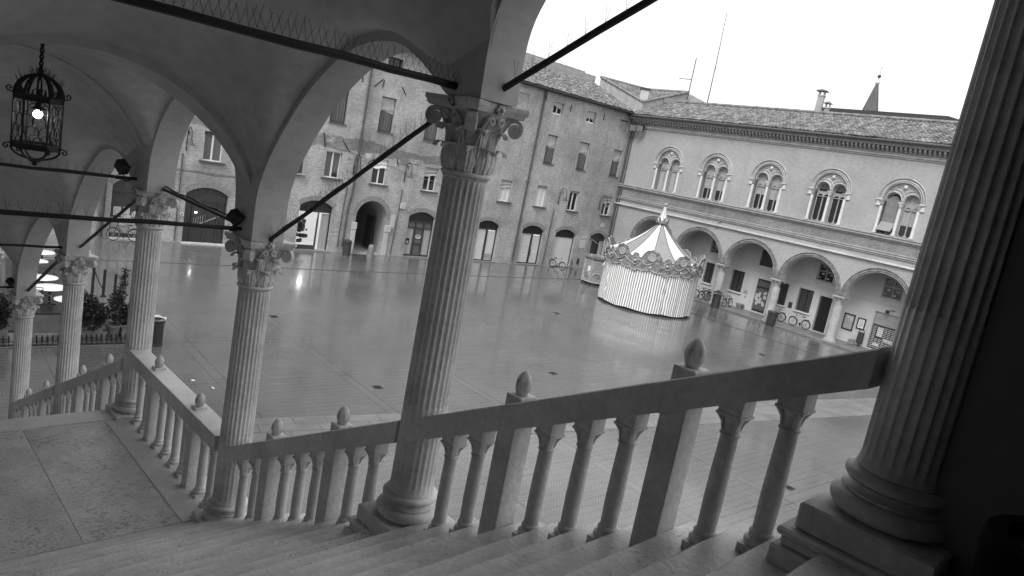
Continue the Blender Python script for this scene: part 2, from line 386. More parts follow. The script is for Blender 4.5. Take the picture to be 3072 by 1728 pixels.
# pale stone path crossing the square in front of the staircase
mb = MB(); rows = 4
a0, a1 = Vector((-18.85, 6.35)), Vector((-13.4, 42.0)); wd = 1.95
t = (a1-a0).normalized(); nrm = Vector((t.y, -t.x)); Lp = (a1-a0).length
rr = random.Random(3)
for r in range(rows):
    s0 = -rr.random()*1.2
    while s0 < Lp:
        ln = .9+rr.random()*.9; lo = max(s0, 0); hi = min(s0+ln, Lp)-.012
        if hi-lo > .05:
            p0 = a0+t*lo+nrm*(wd*r/rows+.006); p1 = a0+t*hi+nrm*(wd*r/rows+.006); p2 = p1+nrm*(wd/rows-.012); p3 = p0+nrm*(wd/rows-.012)
            z = .012+rr.random()*.004
            mb.add([(p.x, p.y, z) for p in (p0, p1, p2, p3)]+[(p.x, p.y, -.02) for p in (p0, p1, p2, p3)], [(0, 1, 2, 3), (0, 4, 5, 1), (1, 5, 6, 2), (2, 6, 7, 3), (3, 7, 4, 0)])
        s0 += ln
tag(mb.build("stone_path", M['slab'], smooth=0), kind='structure')
# shallow gutter lines parallel to the far facade and the arcade
for nm, pts in (("gutter_channel", [(-38.75, -4), (-38.75, 20), (-39.1, 33), (-39.7, 44.2)]), ("gutter_channel", [(-39.7, 44.2), (-27.2, 44.15), (-21, 44.35), (-9, 44.4)])):
    mb = MB()
    for (x0, y0), (x1, y1) in zip(pts, pts[1:]):
        d_ = Vector((x1-x0, y1-y0)).normalized(); q = Vector((-d_.y, d_.x))*.09
        mb.add([(x0-q.x, y0-q.y, .005), (x1-q.x, y1-q.y, .005), (x1+q.x, y1+q.y, .005), (x0+q.x, y0+q.y, .005)], [(0, 1, 2, 3)])
    tag(mb.build(nm, M['pipe'], smooth=0), kind='structure')
# drain covers
def drain(x, y, rz, label, s=.15):
    r = thing("drain_cover", label, "drain cover", loc(x, y, .006, rz), "iron drain covers in the paving")
    mb = MB()
    for k in (-1, 1):
        mb.box((0, k*(s-.02), .004), (2*s, .04, .012)); mb.box((k*(s-.02), 0, .004), (.04, 2*s-.08, .012))
    mb.build("frame", M['iron_g'], r, smooth=0)
    mb = MB()
    for i in range(7): mb.box((-s+.08+i*(2*s-.16)/6, 0, .003), (.035, 2*s-.08, .01))
    mb.box((0, 0, .004), (2*s-.08, .03, .011))
    mb.build("grate", M['iron'], r, smooth=0)
    mb = MB(); mb.box((0, 0, -.001), (2*s, 2*s, .004)); mb.build("sump", M['dark'], r, smooth=0)
drain(-20.23, 12.71, .03, "square iron grate in the paving seen just left of the slender middle column's shaft")
drain(-20.34, 21.23, .03, "iron grate in the paving seen beside the egg-shaped finial of the middle balustrade")
drain(-28.89, 12.42, .03, "iron grate in the paving just right of the landing's near column, below its capital")
drain(-9.58, 21.66, .03, "iron grate in the paving seen between the last baluster and the dark right column")
drain(-20.86, 38.9, .03, "iron grate in the paving in front of the arcade, right of the large bud finial", .17)
drain(-29.56, 30.14, .03, "small iron grate far out on the paving short of the striped carousel", .15)
for x, y, sx, sy, lab in ((-21.85, 7.09, .1, .06, "rounded scrap of white litter on the paving beyond the landing handrail"), (-21.13, 7.46, .13, .03, "thin sliver of white litter on the paving beside a rounded scrap")):
    mb = MB(); mb.add([(sx*cos(a)*(.8+.3*sin(3*a)), sy*sin(a), .012+.01*sin(2*a)) for a in [2*pi*i/10 for i in range(10)]], [tuple(range(10))])
    o = mb.build("paper_scrap", M['paper']); o.location = (x, y, .004); tag(o, lab, "litter")
# ================================================================== LEFT: FOUR-STOREY BRICK PALACE
ML = Matrix(((0, 0, 1, L), (1, 0, 0, 0), (0, 1, 0, 0), (0, 0, 0, 1)))
pal = thing("brick_palace", "four-storey old brick palace with flaking walls along the far side of the square", "building", ML)
holes = []; low = []; tall = []; top = []
# (centre, kind)
LOW = [(10.2, 'dark'), (14.12, 'plain'), (19.2, 'shut'), (21.85, 'plainbust'), (25.4, 'whiteblind'), (29.65, 'greyblind'), (33.3, 'plain'), (36.88, 'greyblind_p'), (40.79, 'pale'), (44.66, 'dark'), (49.03, 'greyblind')]
TALL = [(14.1, 'half'), (17.9, 'half'), (21.75, 'plain'), (25.3, 'half'), (29.05, 'half'), (33.1, 'half'), (36.85, 'brick'), (40.88, 'half'), (44.77, 'half'), (49.05, 'half')]
TOP = [(21.8, 'half'), (25.35, 'plain'), (29.2, 'half'), (33.1, 'half'), (37.02, 'brick'), (40.88, 'open'), (44.82, 'ragged'), (49.08, 'full')]
W2 = .58
for c, k in LOW: holes.append(rect(c-W2, c+W2, 5.05, 6.77))
for c, k in TALL: holes.append(rect(c-W2, c+W2, 8.66, 11.0))
for c, k in TOP: holes.append(rect(c-W2, c+W2, 12.68, 13.66))
DOORS = [(9.0, 10.6, 3.02, 3.45, 'posters'), (12.88, 15.34, 3.02, 3.45, 'dark'), (19.95, 22.3, 3.03, 3.43, 'shop'), (28.35, 30.65, 3.05, 3.45, 'glazed'), (33.0, 34.0, 3.0, 3.4, 'pale2'),
         (34.65, 36.95, 3.0, 3.38, 'pale'), (39.5, 41.92, 2.97, 3.38, 'office'), (43.35, 45.82, 2.94, 3.36, 'panel'), (47.7, 49.85, 2.9, 3.35, 'wooden')]
DOORS = [d for d in DOORS if d[4] != 'pale2']
for u0, u1, vs, va, k in DOORS: holes.append(archhole(u0, u1, .06, vs, va))
holes.append(archhole(24.08, 26.52, .02, 2.65, 3.85, 18))
fillshape("wall", [(-8, -.2), (50.2, -.2), (50.2, 14.42), (-8, 14.42)], holes, .45, M['brick_old'], pal)
def brickarch(u0, u1, vs, va, tck=.32, n=22):
    """fan of bricks over a door, slightly proud"""
    c = (u0+u1)/2; hw = (u1-u0)/2; h = va-vs
    if h >= hw*.9: R = hw; cy = vs; a = pi/2
    else: R = (hw*hw+h*h)/(2*h); cy = va-R; a = math.asin(hw/R)
    m = MB()
    for i in range(n):
        t0 = a-2*a*i/n; t1 = a-2*a*(i+.82)/n
        q = [(c+r*sin(t_), cy+r*cos(t_)) for t_, r in ((t0, R+.01), (t1, R+.01), (t1, R+tck), (t0, R+tck))]
        m.add([(x, y, .008) for x, y in q]+[(x, y, -.02) for x, y in q], [(0, 1, 2, 3), (0, 4, 5, 1), (1, 5, 6, 2), (2, 6, 7, 3), (3, 7, 4, 0)])
    return m
M['voussoir'] = G("voussoir_brick", .22, .9, .3, 6, 20, .3)
for u0, u1, vs, va, k in DOORS+[(24.08, 26.52, 2.65, 3.85, 'p')]:
    brickarch(u0, u1, vs, va).build("brick_arch", M['voussoir'], pal, smooth=0)
M['bulged'] = G("patched_plaster", .32, .9, .2, 2, 14, .2)
# windows
def lowwin(c, k, v0=5.05, v1=6.77):
    f = MB(); z = -.2
    if k in ('brick',): return
    fw_ = .06
    if k == 'shut':
        m = MB(); m.box((c, (v0+v1)/2, -.04), (2*W2, v1-v0, .05))
        for i in range(14): m.box((c, v0+.08+i*(v1-v0-.16)/13, -.008), (2*W2-.16, .05, .02))
        m.build("shutter", M['wood_dk'], pal, smooth=0)
        MB().box((c, v0-.05, .06), (2*W2+.3, .1, .2)).build("sill", M['trim'], pal, bevel=.01, smooth=0); return
    f.box((c-W2+.03+fw_/2, (v0+v1)/2, z), (fw_, v1-v0, .07)); f.box((c+W2-.03-fw_/2, (v0+v1)/2, z), (fw_, v1-v0, .07))
    f.box((c, v1-fw_/2, z), (2*W2-.18, fw_, .07)); f.box((c, v0+fw_/2, z), (2*W2-.18, fw_, .07)); f.box((c-.02, (v0+v1)/2, z+.005), (.1, v1-v0-.12, .07))
    fo = f.build("window", M['frame_w'], pal, smooth=0)
    pm = {'pale': M['panel'], 'greyblind_p': M['panel'], 'plainbust': M['glass_g'], 'plain': M['glass_g']}.get(k, M['glass'])
    MB().box((c, (v0+v1)/2, z-.03), (2*W2-.06, v1-v0-.02, .02)).build("pane", pm, fo, smooth=0)
    if 'blind' in k:
        hgt = .62
        def bf(a, b): 
            u = c-W2+.04+(2*W2-.08)*a; v = v1-.02-hgt*b
            sag = .05*sin(pi*a*2)*b; return (u, v-sag*(1 if b > .6 else .3), z+.07+.035*sin(b*14+2*a))
        MB().grid(bf, 10, 12).build("blind", M['white'] if k == 'whiteblind' else M['blind'], fo)
    elif k in ('pale', 'plain', 'dark'):
        MB().box((c, v1-.09, z+.05), (2*W2-.04, .17, .08)).build("blind_box", M['frame_g'] if k != 'plain' else M['wood_dk'], fo, smooth=0)
    if k == 'plainbust':
        m = MB(); m.sphere((c+.28, v0+.34, z+.0), .11, 8); m.lathe([(.12, 0), (.15, .1), (.05, .26)], 12, (0, 0, 0), cap=True).tf(Matrix.Identity(4))
        m2 = MB(); m2.sphere((c+.26, v0+.3, z+.02), .12, 8); m2.box((c+.26, v0+.16, z+.02), (.3, .14, .05)); m2.build("dark_bust", M['iron'], fo)
    sl = MB(); sl.box((c, v0-.055, .07), (2*W2+.34, .11, .22)); sl.build("sill", M['sill'], pal, bevel=.012, smooth=0)
for c, k in LOW: lowwin(c, k)
def highwin(c, k, v0, v1, full=False):
    z = -.22
    if k == 'brick':
        MB().box((c, (v0+v1)/2, -.12), (2*W2, v1-v0, .06)).build("blocked_window", M['bulged'], pal, smooth=0); return
    f = MB(); fw_ = .05
    for sx in (-1, 1): f.box((c+sx*(W2-.04-fw_/2), (v0+v1)/2, z), (fw_, v1-v0, .06))
    f.box((c, v0+.06, z), (2*W2-.18, .12, .06)); f.box((c, v1-.04, z), (2*W2-.18, .08, .06))
    if v1-v0 < 1.5 and k != 'full': f.box((c, (v0+v1)/2, z+.004), (.06, v1-v0-.2, .06))
    fo = f.build("window", M['frame_w'] if v1-v0 < 1.5 and k in ('open', 'ragged') else M['wood_dk'], pal, smooth=0)
    MB().box((c, (v0+v1)/2, z-.06), (2*W2-.06, v1-v0-.02, .02)).build("pane", M['glass'] if v1-v0 < 1.5 else M['curtain'], fo, smooth=0)
    if v1-v0 > 1.5:
        def cf(a, b): u = c-W2+.12+(2*W2-.24)*a; return (u, v0+.12+(v1-v0-.2)*b, z+.02+.02*sin(a*26))
        MB().grid(cf, 40, 2).build("curtain", M['curtain'], fo)
    hgt = {'half': .95, 'plain': 0, 'open': .3, 'ragged': .62, 'full': .96}[k]
    if v1-v0 < 1.5 and k == 'half': hgt = .3
    if hgt:
        rw = random.Random(int(c*10)); q1, q2 = rw.random()*6, rw.random()*6
        def bf(a, b):
            u = c-W2+.07+(2*W2-.14)*a; low_ = hgt+.07*sin(a*5+q1)+.03*sin(a*11+q2)
            if k == 'open': low_ = .2+.28*a
            if k == 'ragged': low_ = .75-.25*sin(pi*a)
            v = v1-.06-low_*b; return (u, v, z+.06+.03*sin(b*b*9+a*4)*b)
        MB().grid(bf, 12, 12).build("blind", M['blind'], fo)
    if v1-v0 > 1.5: MB().box((c, v0-.04, .02), (2*W2+.1, .08, .1)).build("sill", M['sill'], pal, smooth=0)
for c, k in TALL: highwin(c, k, 8.66, 11.0)
for c, k in TOP: highwin(c, k, 12.68, 13.66)
# plastered reveals on the side that catches the light
def reveal(c, v0, v1):
    m = MB(); m.box((c+W2-.004, (v0+v1)/2, -.09), (.012, v1-v0-.02, .17)); m.build("plaster_reveal", M['bulged'], pal, smooth=0)
for c, k in TALL: reveal(c, 8.66, 11.0)
for c, k in TOP: reveal(c, 12.68, 13.66)
for c, k in LOW: reveal(c, 5.05, 6.77)
# shop doors
def shopdoor(u0, u1, vs, va, k):
    lin = 2.66; c = (u0+u1)/2; z = -.25; wdt = u1-u0
    fo = MB(); fr = .08
    fo.box((u0+fr/2, lin/2+.03, z), (fr, lin-.06, .09)); fo.box((u1-fr/2, lin/2+.03, z), (fr, lin-.06, .09)); fo.box((c, lin, z), (wdt-.004, .09, .1))
    name = "shop_door"
    if k == 'shop':
        fo.box((u0+wdt*.62, lin/2+.03, z), (.1, lin-.1, .09)); fo.box((u0+wdt*.3, .2, z), (wdt*.56, .3, .09))
    elif k == 'glazed':
        for q in (.36, .68): fo.box((u0+wdt*q, lin/2+.03, z), (.07, lin-.1, .09))
        fo.box((c, 2.2, z+.003), (wdt-.1, .08, .09)); fo.box((u0+wdt*.52, 1.0, z), (wdt*.3, .08, .08)); fo.box((c, .09, z), (wdt-.1, .12, .09))
    elif k in ('office', 'pale'):
        fo.box((u0+wdt*.56, lin/2+.03, z+.004), (.16, lin-.1, .1)); fo.box((c, .1, z), (wdt-.1, .09, .09))
    elif k == 'dark':
        for q in (.2, .5, .8): fo.box((u0+wdt*q, lin/2+.03, z), (.07, lin-.1, .09))
    d = fo.build(name, M['iron_g'], pal, smooth=0)
    # lunette
    lun = archhole(u0+.002, u1-.002, lin+.046, vs, va-.002)
    fillshape("lunette", lun, [], .05, M['lunette'] if k not in ('dark', 'posters', 'wooden') else M['iron_g'], d, z=z+.03)
    if k == 'shop':
        m = MB()
        for i in range(9):
            x = u0+.06+i*.15
            m.tube([(x+.05*sin(j*1.6), lin+.06+j*.085, z+.06) for j in range(4+min(i, 3))], .012, 5)
        m.build("lattice", M['pipe'], d)
    if k in ('shop',):
        # lit room behind the glass with shelves of goods
        m = MB(); dp = 2.4
        m.add([(u0, .1, z-dp), (u1, .1, z-dp), (u1, lin, z-dp), (u0, lin, z-dp), (u0, .1, z), (u1, .1, z), (u1, lin, z), (u0, lin, z)], [(0, 1, 2, 3), (0, 3, 7, 4), (1, 5, 6, 2), (3, 2, 6, 7), (0, 4, 5, 1)])
        m.build("glowing_interior", M['shop_glow'], d, smooth=0)
        g = MB(); rs = random.Random(5)
        for i in range(26):
            x = u0+.15+rs.random()*wdt*.42; y = .42+rs.choice((0, .35, .75, 1.1))+rs.random()*.05; s_ = .08+rs.random()*.1
            g.box((x, y+s_*.7, z-.3-rs.random()*.5), (s_*1.3, s_*1.5, s_), mat=Matrix.Rotation(rs.random(), 3, 'Y'))
        for i, hx in enumerate((.3, .62, .92)):
            q = MB(); q.lathe([(.02, 0), (.13, .02), (.17, .25), (.13, .45), (.19, .68), (.17, .78), (.05, .84), (.045, .92), (.085, 1.0), (.08, 1.1), (.02, 1.17)], 14, rf=lambda r, z, a: r*(1-.3*abs(sin(a))))
            q.tf(Matrix.Translation((u0+hx, 1.15-.1*(i % 2), z-.55-.2*i)) @ Matrix.Rotation(-pi/2, 4, 'X')); q.build("mannequin", M['iron_g'], d)
        g.build("shop_goods", M['iron_g'], d, smooth=0)
        g = MB()
        for i in range(10): g.box((u0+.15+rs.random()*wdt*.45, .45+rs.choice((0, .35, .75)), z-.22), (.13, .03, .03))
        g.build("price_card", M['paper'], d, smooth=0)
        MB().box((u0+wdt*.85, lin/2, z-.05), (wdt*.24, lin-.2, .02)).build("door_leaf", M['curtain_w'], d, smooth=0)
        ld = bpy.data.lights.new("shop_light", 'POINT'); ld.energy = 6; ld.shadow_soft_size = .15
        lo_ = bpy.data.objects.new("shop_light", ld); COL.objects.link(lo_); lo_.parent = d; lo_.location = (c, 2.35, z-.9)
    elif k in ('office', 'pale'):
        MB().box((u0+wdt*.28, lin/2, z-.03), (wdt*.5, lin-.12, .02)).build("frosted_panel", M['panel'], d, smooth=0)
        MB().box((u0+wdt*.78, lin/2-.05, z-.03), (wdt*.36, lin-.2, .02)).build("frosted_panel", M['panel'], d, smooth=0)
        if k == 'office':
            MB().tube([(u0+wdt*.6, .75, z+.09), (u0+wdt*.6, 1.35, z+.09)], .02, 6).build("pull_handle", M['iron'], d)
            g = MB(); g.box((u0+wdt*.3, .95, z-.015), (.34, .3, .01)); g.box((u0+wdt*.78, .98, z-.015), (.34, .28, .01)); g.build("notice", M['paper'], d, smooth=0)
            g = MB()
            for ux in (.3, .78):
                g.add([(u0+wdt*ux-.12, .96, z-.006), (u0+wdt*ux-.02, 1.03, z-.006), (u0+wdt*ux-.02, .99, z-.006), (u0+wdt*ux+.12, .99, z-.006), (u0+wdt*ux+.12, .93, z-.006), (u0+wdt*ux-.02, .93, z-.006), (u0+wdt*ux-.02, .89, z-.006)], [(0, 1, 2, 3, 4, 5, 6)])
            g.build("arrow", M['iron_g'], d, smooth=0)
            textmesh("lettering", "COMUNE DI FERRARA", .125, M['white_m'], d, Matrix.Translation((u0+wdt*.28, 1.66, z-.012)))
        else:
            g = MB(); g.box((u0+.35, 1.2, z-.01), (.3, .45, .01)); g.build("notice", M['paper'], d, smooth=0)
            g = MB(); g.box((u0+wdt*.78, .45, z-.006), (wdt*.33, .4, .008)); g.build("grey_strip", M['frame_g'], d, smooth=0)  # plain grey strip low on the right-hand panel
    elif k == 'panel':
        MB().box((c, lin/2, z-.01), (wdt-.14, lin-.08, .03)).build("blank_panel", M['panel'], d, smooth=0)
    elif k == 'glazed':
        MB().box((c, lin/2+.05, z-.04), (wdt-.1, lin-.2, .015)).build("pane", M['glass_g'], d, smooth=0)
        MB().grid(lambda a, b: (u0+.1+wdt*.26*a, .2+1.95*b, z-.02+.012*sin(a*20)), 20, 2).build("curtain", M['curtain_w'], d)
        MB().grid(lambda a, b: (u0+wdt*.72+wdt*.25*a, .2+1.95*b, z-.02+.012*sin(a*20)), 20, 2).build("curtain", M['curtain_w'], d)
        g = MB(); g.box((u0+.32, 1.15, z-.004), (.3, .45, .01)); g.build("notice", M['iron'], d, smooth=0)
        g = MB(); g.box((u0+.32, 1.1, z+.004), (.13, .2, .01)); g.build("photograph", M['paper_g'], d, smooth=0)
        g = MB(); g.tube([(u0+wdt*.52+.22*cos(a), 1.55+.13*sin(a), z-.02) for a in [2*pi*i/18 for i in range(18)]], .022, 5, closed=True); g.box((u0+wdt*.52, 1.52, z-.02), (.34, .05, .01)); g.build("oval_sign", M['frame_w'], d)
    elif k == 'dark':
        MB().box((c, lin/2, z-.04), (wdt-.1, lin-.1, .015)).build("pane", M['glass'], d, smooth=0)
        g = MB(); g.bar((u0+.5, .95, z-.02), (u1-.35, 1.75, z-.02), .05, .07, (0, 0, 1)); 
        for i in range(7): g.box((u0+.5+i*.13, 1.2+i*.05, z-.02), (.025, .55, .02))
        g.build("stair_rail", M['frame_g'], d, smooth=0)
        g = MB(); g.sphere((u0+.72, 1.86, z-.005), .05, 8); g.build("ceiling_lamp", M['spot'], d)
    elif k == 'posters':
        MB().box((c, lin/2, z-.04), (wdt-.1, lin-.1, .015)).build("pane", M['iron_g'], d, smooth=0)
        g = MB()
        for x, y, a, b in ((-.42, 1.55, .4, .5), (.05, 1.6, .34, .42), (.05, 1.26, .5, .22), (.48, 1.5, .3, .5)): g.box((c+x, y, z-.01), (a, b, .012))
        g.build("poster", M['paper_g'], d, smooth=0)
        MB().box((c, .75, z-.008), (wdt-.16, .9, .02)).build("blank_panel", M['frame_g'], d, smooth=0)
    elif k == 'wooden':
        MB().box((c, lin/2, z-.02), (wdt-.1, lin-.1, .04)).build("pane", M['glass'], d, smooth=0)
        g = MB()
        for sx in (-1, 1): g.box((c+sx*wdt*.36, lin/2, z+.01), (wdt*.24, lin-.12, .05))
        g.build("shutter", M['frame_g'], d, smooth=0)
    MB().box((c, .035, .1), (wdt+.1, .07, .3)).build("threshold", M['slab'] if k != 'dark' and k != 'posters' else M['stone_w'], pal, smooth=0)
for dd in DOORS: shopdoor(*dd)
# passage vault behind the round arch
m = MB(); ring = archhole(24.08, 26.52, .02, 2.65, 3.85, 18); n_ = len(ring)
m.add([(x, y, -.44) for x, y in ring]+[(x+1.2, y, -7) for x, y in ring], [(i, (i+1) % n_, (i+1) % n_+n_, i+n_) for i in range(n_)]+[tuple(range(n_, 2*n_))])
m.build("passage", M['plaster'], pal, smooth=40)
m = MB()
for u, z, w_, h_, in ((24.5, -2.6, .9, 2.3), (25.25, -6.0, .9, 2.4)): m.box((u+.3, 1.3, z-.9), (.12, h_, w_))
m.box((26.6, 1.35, -2.4), (.12, 2.3, 1.1)); m.box((25.9, 1.3, -6.9), (.8, 2.3, .12))
m.build("passage_door", M['wood_dk'], pal, smooth=0)
m = MB()
for u in (24.0, 26.62): m.box((u, .85, .03), (.34, 1.7, .16)); m.box((u+(.06 if u > 25 else 0), 1.98, .04), (.5 if u > 25 else .4, .5, .16))
m.build("quoin", M['plaster'], pal, bevel=.02, smooth=0)
# small street-number tiles, plaques
for (u, v, a, b) in ((22.62, 2.95, .2, .16), (37.25, 2.75, .2, .18), (42.15, 2.78, .18, .2), (46.15, 2.72, .16, .18), (15.75, 2.95, .3, .14)):
    MB().box((u, v, .012), (a, b, .02)).build("number_tile", M['plaster'], pal, smooth=0)
for (u, v, a, b) in ((46.95, 2.86, .55, .26), (46.9, 2.2, .75, .75), (24.3, 6.85, .5, .42), (49.0, 4.15, .5, .4), (22.75, 1.55, .5, .08), (22.7, 1.25, .28, .1), (27.0, 2.55, .38, .95)):
    MB().box((u, v, .014), (a, b, .022)).build("wall_plaque", M['plaster'], pal, smooth=0)
MB().box((46.7, .62, .06), (.16, .52, .12)).build("letter_box", M['iron'], pal, bevel=.01)
m = MB()   # iron wall anchors (tie bars) set at angles in the brickwork
for u0_, v0_, u1_, v1_ in ((20.9, 7.9, 21.1, 7.0), (22.3, 7.6, 22.9, 6.9), (24.0, 11.5, 24.6, 12.1), (24.62, 11.55, 24.68, 12.05), (26.1, 11.9, 26.5, 11.4), (23.0, 12.1, 23.1, 11.6), (28.2, 11.4, 28.6, 11.7), (26.6, 7.0, 26.75, 6.5), (24.35, 6.35, 24.8, 6.75), (42.2, 13.2, 42.23, 13.75), (46.3, 13.2, 46.32, 13.8), (39.3, 13.5, 39.33, 14.1)):
    m.bar((u0_, v0_, .03), (u1_, v1_, .03), .05, .045, (0, 0, 1))
m.build("wall_anchor", M['iron'], pal, smooth=0)
m = MB(); m.tube([(20.5+i*.6, 7.35-.1*i+.06*sin(i*2.1)+(-.3 if i > 8 else 0)*0, .03) for i in range(20)], .012, 5); m.build("cable", M['frame_g'], pal)
# downpipes
m = MB()
m.tube([(39.05, 14.3, .25), (39.1, 14.0, .12), (39.05, 10, .1), (38.95, 5, .1), (38.88, .3, .1)], .075, 10); m.box((38.95, 6.9, .06), (.5, .05, .05))
m.build("downpipe", M['pipe'], pal)
m = MB(); m.tube([(23.6, 14.2, .12), (23.55, 7.2, .1), (23.5, 4.2, .1), (23.35, 3.2, .1), (23.3, .5, .1)], .07, 10); m.tube([(23.08, 4.6, .06), (23.0, 3.0, .06), (22.95, .4, .06)], .035, 8); m.build("downpipe", M['pipe'], pal)
m = MB(); m.tube([(12.45, 5.3, .06), (12.45, .1, .06)], .035, 8); m.build("downpipe", M['pipe'], pal)
m = MB(); m.tube([(8.55, 7, .2), (8.5, .1, .2)], .16, 10); m.build("downpipe", M['pipe'], pal)
for ptsc in ([(42.55, 5.0, .05), (42.5, 3, .05), (42.4, .1, .05)], [(27.4, 4.9, .05), (27.35, 3, .05), (27.2, .1, .05)]): MB().tube(ptsc, .03, 8).build("conduit", M['pipe'], pal)
MB().box((27.6, 3.75, .1), (.42, .42, .2)).build("junction_box", M['plaster'], pal, bevel=.02)
m = MB(); m.tube([(12.75+.09*cos(a), 1.72+.09*sin(a), .03) for a in [2*pi*i/14 for i in range(14)]], .03, 6, closed=True); m.build("round_sign", M['stone_w'], pal)
m = MB(); m.lathe([(.001, 0), (.09, .02), (.09, .12), (.03, .2)], 10, (0, 0, 0)).tf(Matrix.Translation((7.25, .95, .1))); m.build("lit_lamp", M['spot'], pal)
# eaves, gutter, roof of coppi tiles
m = MB(); m.box((21, 14.35, .22), (58.4, .1, .44)); m.tube([(-8.2, 14.4, .5), (49.6, 14.4, .5)], .08, 8); m.build("eaves", M['wood_dk'], pal)
def tiles(mb, org, ud, sd_, nd, width, length, pitch=.23, row=.40, rng=None, clip=None):
    rng = rng or random.Random(1)
    org, ud, sd_, nd = Vector(org), Vector(ud).normalized(), Vector(sd_).normalized(), Vector(nd).normalized()
    nu, ns = int(width/pitch), int(length/row)
    for i in range(nu):
        du = rng.uniform(-.02, .02)
        for j in range(ns):
            u = (i+.5)*pitch+du+rng.uniform(-.018, .018); s_ = j*row+rng.uniform(-.05, .05)
            if clip and not clip(u, s_): continue
            r0, r1 = pitch*.5, pitch*.40; lf = .035+rng.uniform(0, .03); tw = rng.uniform(-.03, .03)
            vs = []
            for (ss, r, h) in ((0, r0, lf), (row*1.12, r1, lf*.25)):
                for q in range(5):
                    a = pi*q/4; vs.append(org+ud*(u-r*cos(a)+tw*ss)+sd_*(s_+ss)+nd*(h+r*.62*sin(a)))
            fs = [(q, q+1, q+6, q+5) for q in range(4)]+[(0, 5, 5, 0)][:0]+[(4, 3, 2, 1, 0)]
            mb.add(vs, fs, rng.choice((0, 0, 1, 2)))
M['tile_b'] = G("roof_tile_pale", .25, .85, .35, 2.6, 9, .3); M['tile_c'] = G("roof_tile_dark", .115, .85, .35, 2.6, 9, .3)
TM = [M['tile'], M['tile_b'], M['tile_c']]
sl = Vector((0, .4, -1)).normalized(); nl = Vector((0, 1, .4)).normalized(); LR = 6.6
m = MB(); m.add([(-8, 14.46, .55), (50.0, 14.46, .55), (50.0, 14.46+sl.y*LR, .55+sl.z*LR), (-8, 14.46+sl.y*LR, .55+sl.z*LR)], [(0, 1, 2, 3)]); m.build("roof_deck", M['tile_dk'], pal, smooth=0)
m = MB(); tiles(m, (28, 14.47, .58), (1, 0, 0), sl, nl, 21.7, LR, rng=random.Random(2)); m.build("roof", TM, pal, smooth=60)
ry, rz_ = 14.46+sl.y*LR, .55+sl.z*LR
m = MB(); m.box((21, ry+.2, rz_-.2), (58, .9, .3)); m.build("ridge_wall", M['trim'], pal, smooth=0)
m = MB()
for i in range(90): m.lathe([(.13, 0), (.16, .3)], 8, (0, 0, 0)).v if False else m.tube([(26+i*.25, ry+.66+.01*(i % 3), rz_-.2), (26.27+i*.25, ry+.68+.01*(i % 2), rz_-.2)], .12, 7)
m.build("ridge_tile", TM[0], pal)
m = MB(); m.box((42.6, ry+.3, rz_+.12), (1.2, .5, .5)); m.build("chimney_stub", M['trim'], pal, smooth=0)
# ================================================================== RIGHT: ARCADED PALACE WITH TWIN-ARCHED WINDOWS
MR = Matrix(((1, 0, 0, 0), (0, 0, -1, D), (0, 1, 0, 0), (0, 0, 0, 1)))
arc_p = thing("arcaded_palace", "pale brick palace with a ground-floor arcade and a row of twin-arched windows", "building", MR)
AC = [-39.48+4.9*i for i in range(6)]            # arch centres
WC = [-39.42, -34.65, -29.85, -24.93, -20.0, -15.1]
V0 = 3.46
out = [(-44.5, 0), (AC[0]-2.1, 0), (AC[0]-2.1, V0)]
for i, c in enumerate(AC):
    out += arc(c, V0+.06, 2.1, pi, 0, 22)
    if i < len(AC)-1: out += [(c+2.1, V0), (AC[i+1]-2.1, V0)]
out += [(AC[-1]+2.1, V0), (AC[-1]+2.1, 0), (-9, 0), (-9, 14.0), (-44.5, 14.0)]
whole = []
for c in WC: whole.append([(c-1.22, 8.18), (c+1.22, 8.18)]+arc(c, 10.5, 1.22, 0, pi, 20))
fillshape("wall", out, whole, .6, M['brick_new'], arc_p)
# frieze band between the two string courses
m = MB(); m.box((-26.7, 7.42, .004), (35.4, .62, .012)); m.build("stained_frieze", brickmat("stained_brick_frieze", .24, .21, .26, .25, .4, .3), arc_p, smooth=0)
m = MB()
for v, hh_, pr in ((6.78, .08, .10), (6.9, .10, .16), (7.03, .07, .09)): m.box((-26.7, v, pr/2), (35.5, hh_, pr))
m.build("string_course", M['trim'], arc_p, bevel=.012, smooth=0)
m = MB()
for v, hh_, pr in ((7.84, .10, .12), (7.97, .14, .24), (8.1, .08, .30)): m.box((-26.7, v, pr/2), (35.5, hh_, pr))
m.build("sill_course", M['trim'], arc_p, bevel=.015, smooth=0)
m = MB()
for v, hh_, pr in ((13.26, .07, .09), (13.38, .12, .15), (13.5, .07, .08), (14.02, .16, .5), (14.14, .08, .58)): m.box((-26.7, v, pr/2), (35.5, hh_, pr))
for i in range(118):
    u = -44.2+i*.3; m.box((u, 13.84, .2), (.13, .2, .4)); m.box((u, 13.68, .12), (.11, .12, .24))
m.build("cornice", M['trim'], arc_p, smooth=0)
m = MB(); m.box((-26.7, 14.24, .55), (35.6, .12, .5)); m.tube([(-44.3, 14.2, .82), (-9, 14.2, .82)], .09, 8); m.build("gutter", M['wood_dk'], arc_p)
# arcade mouldings
for c in AC:
    m = MB()
    for r, pr, wdt in ((2.41, .10, .1), (2.28, .06, .16), (2.15, .085, .09)):
        m.grid(lambda a, b, r=r, pr=pr, wdt=wdt: (c+(r+wdt*(.5-b))*cos(pi*a), V0+.06+(r+wdt*(.5-b))*sin(pi*a), pr*sin(pi*b)**.5+.002 if 0 < b < 1 else .002), 40, 4)
    for i in range(40):
        a = pi*(i+.5)/40; m.box((c+2.28*cos(a), V0+.06+2.28*sin(a), .07), (.1, .09, .06), mat=Matrix.Rotation(a, 3, 'Z'))
    m.build("archivolt", M['arch_terra'], arc_p)
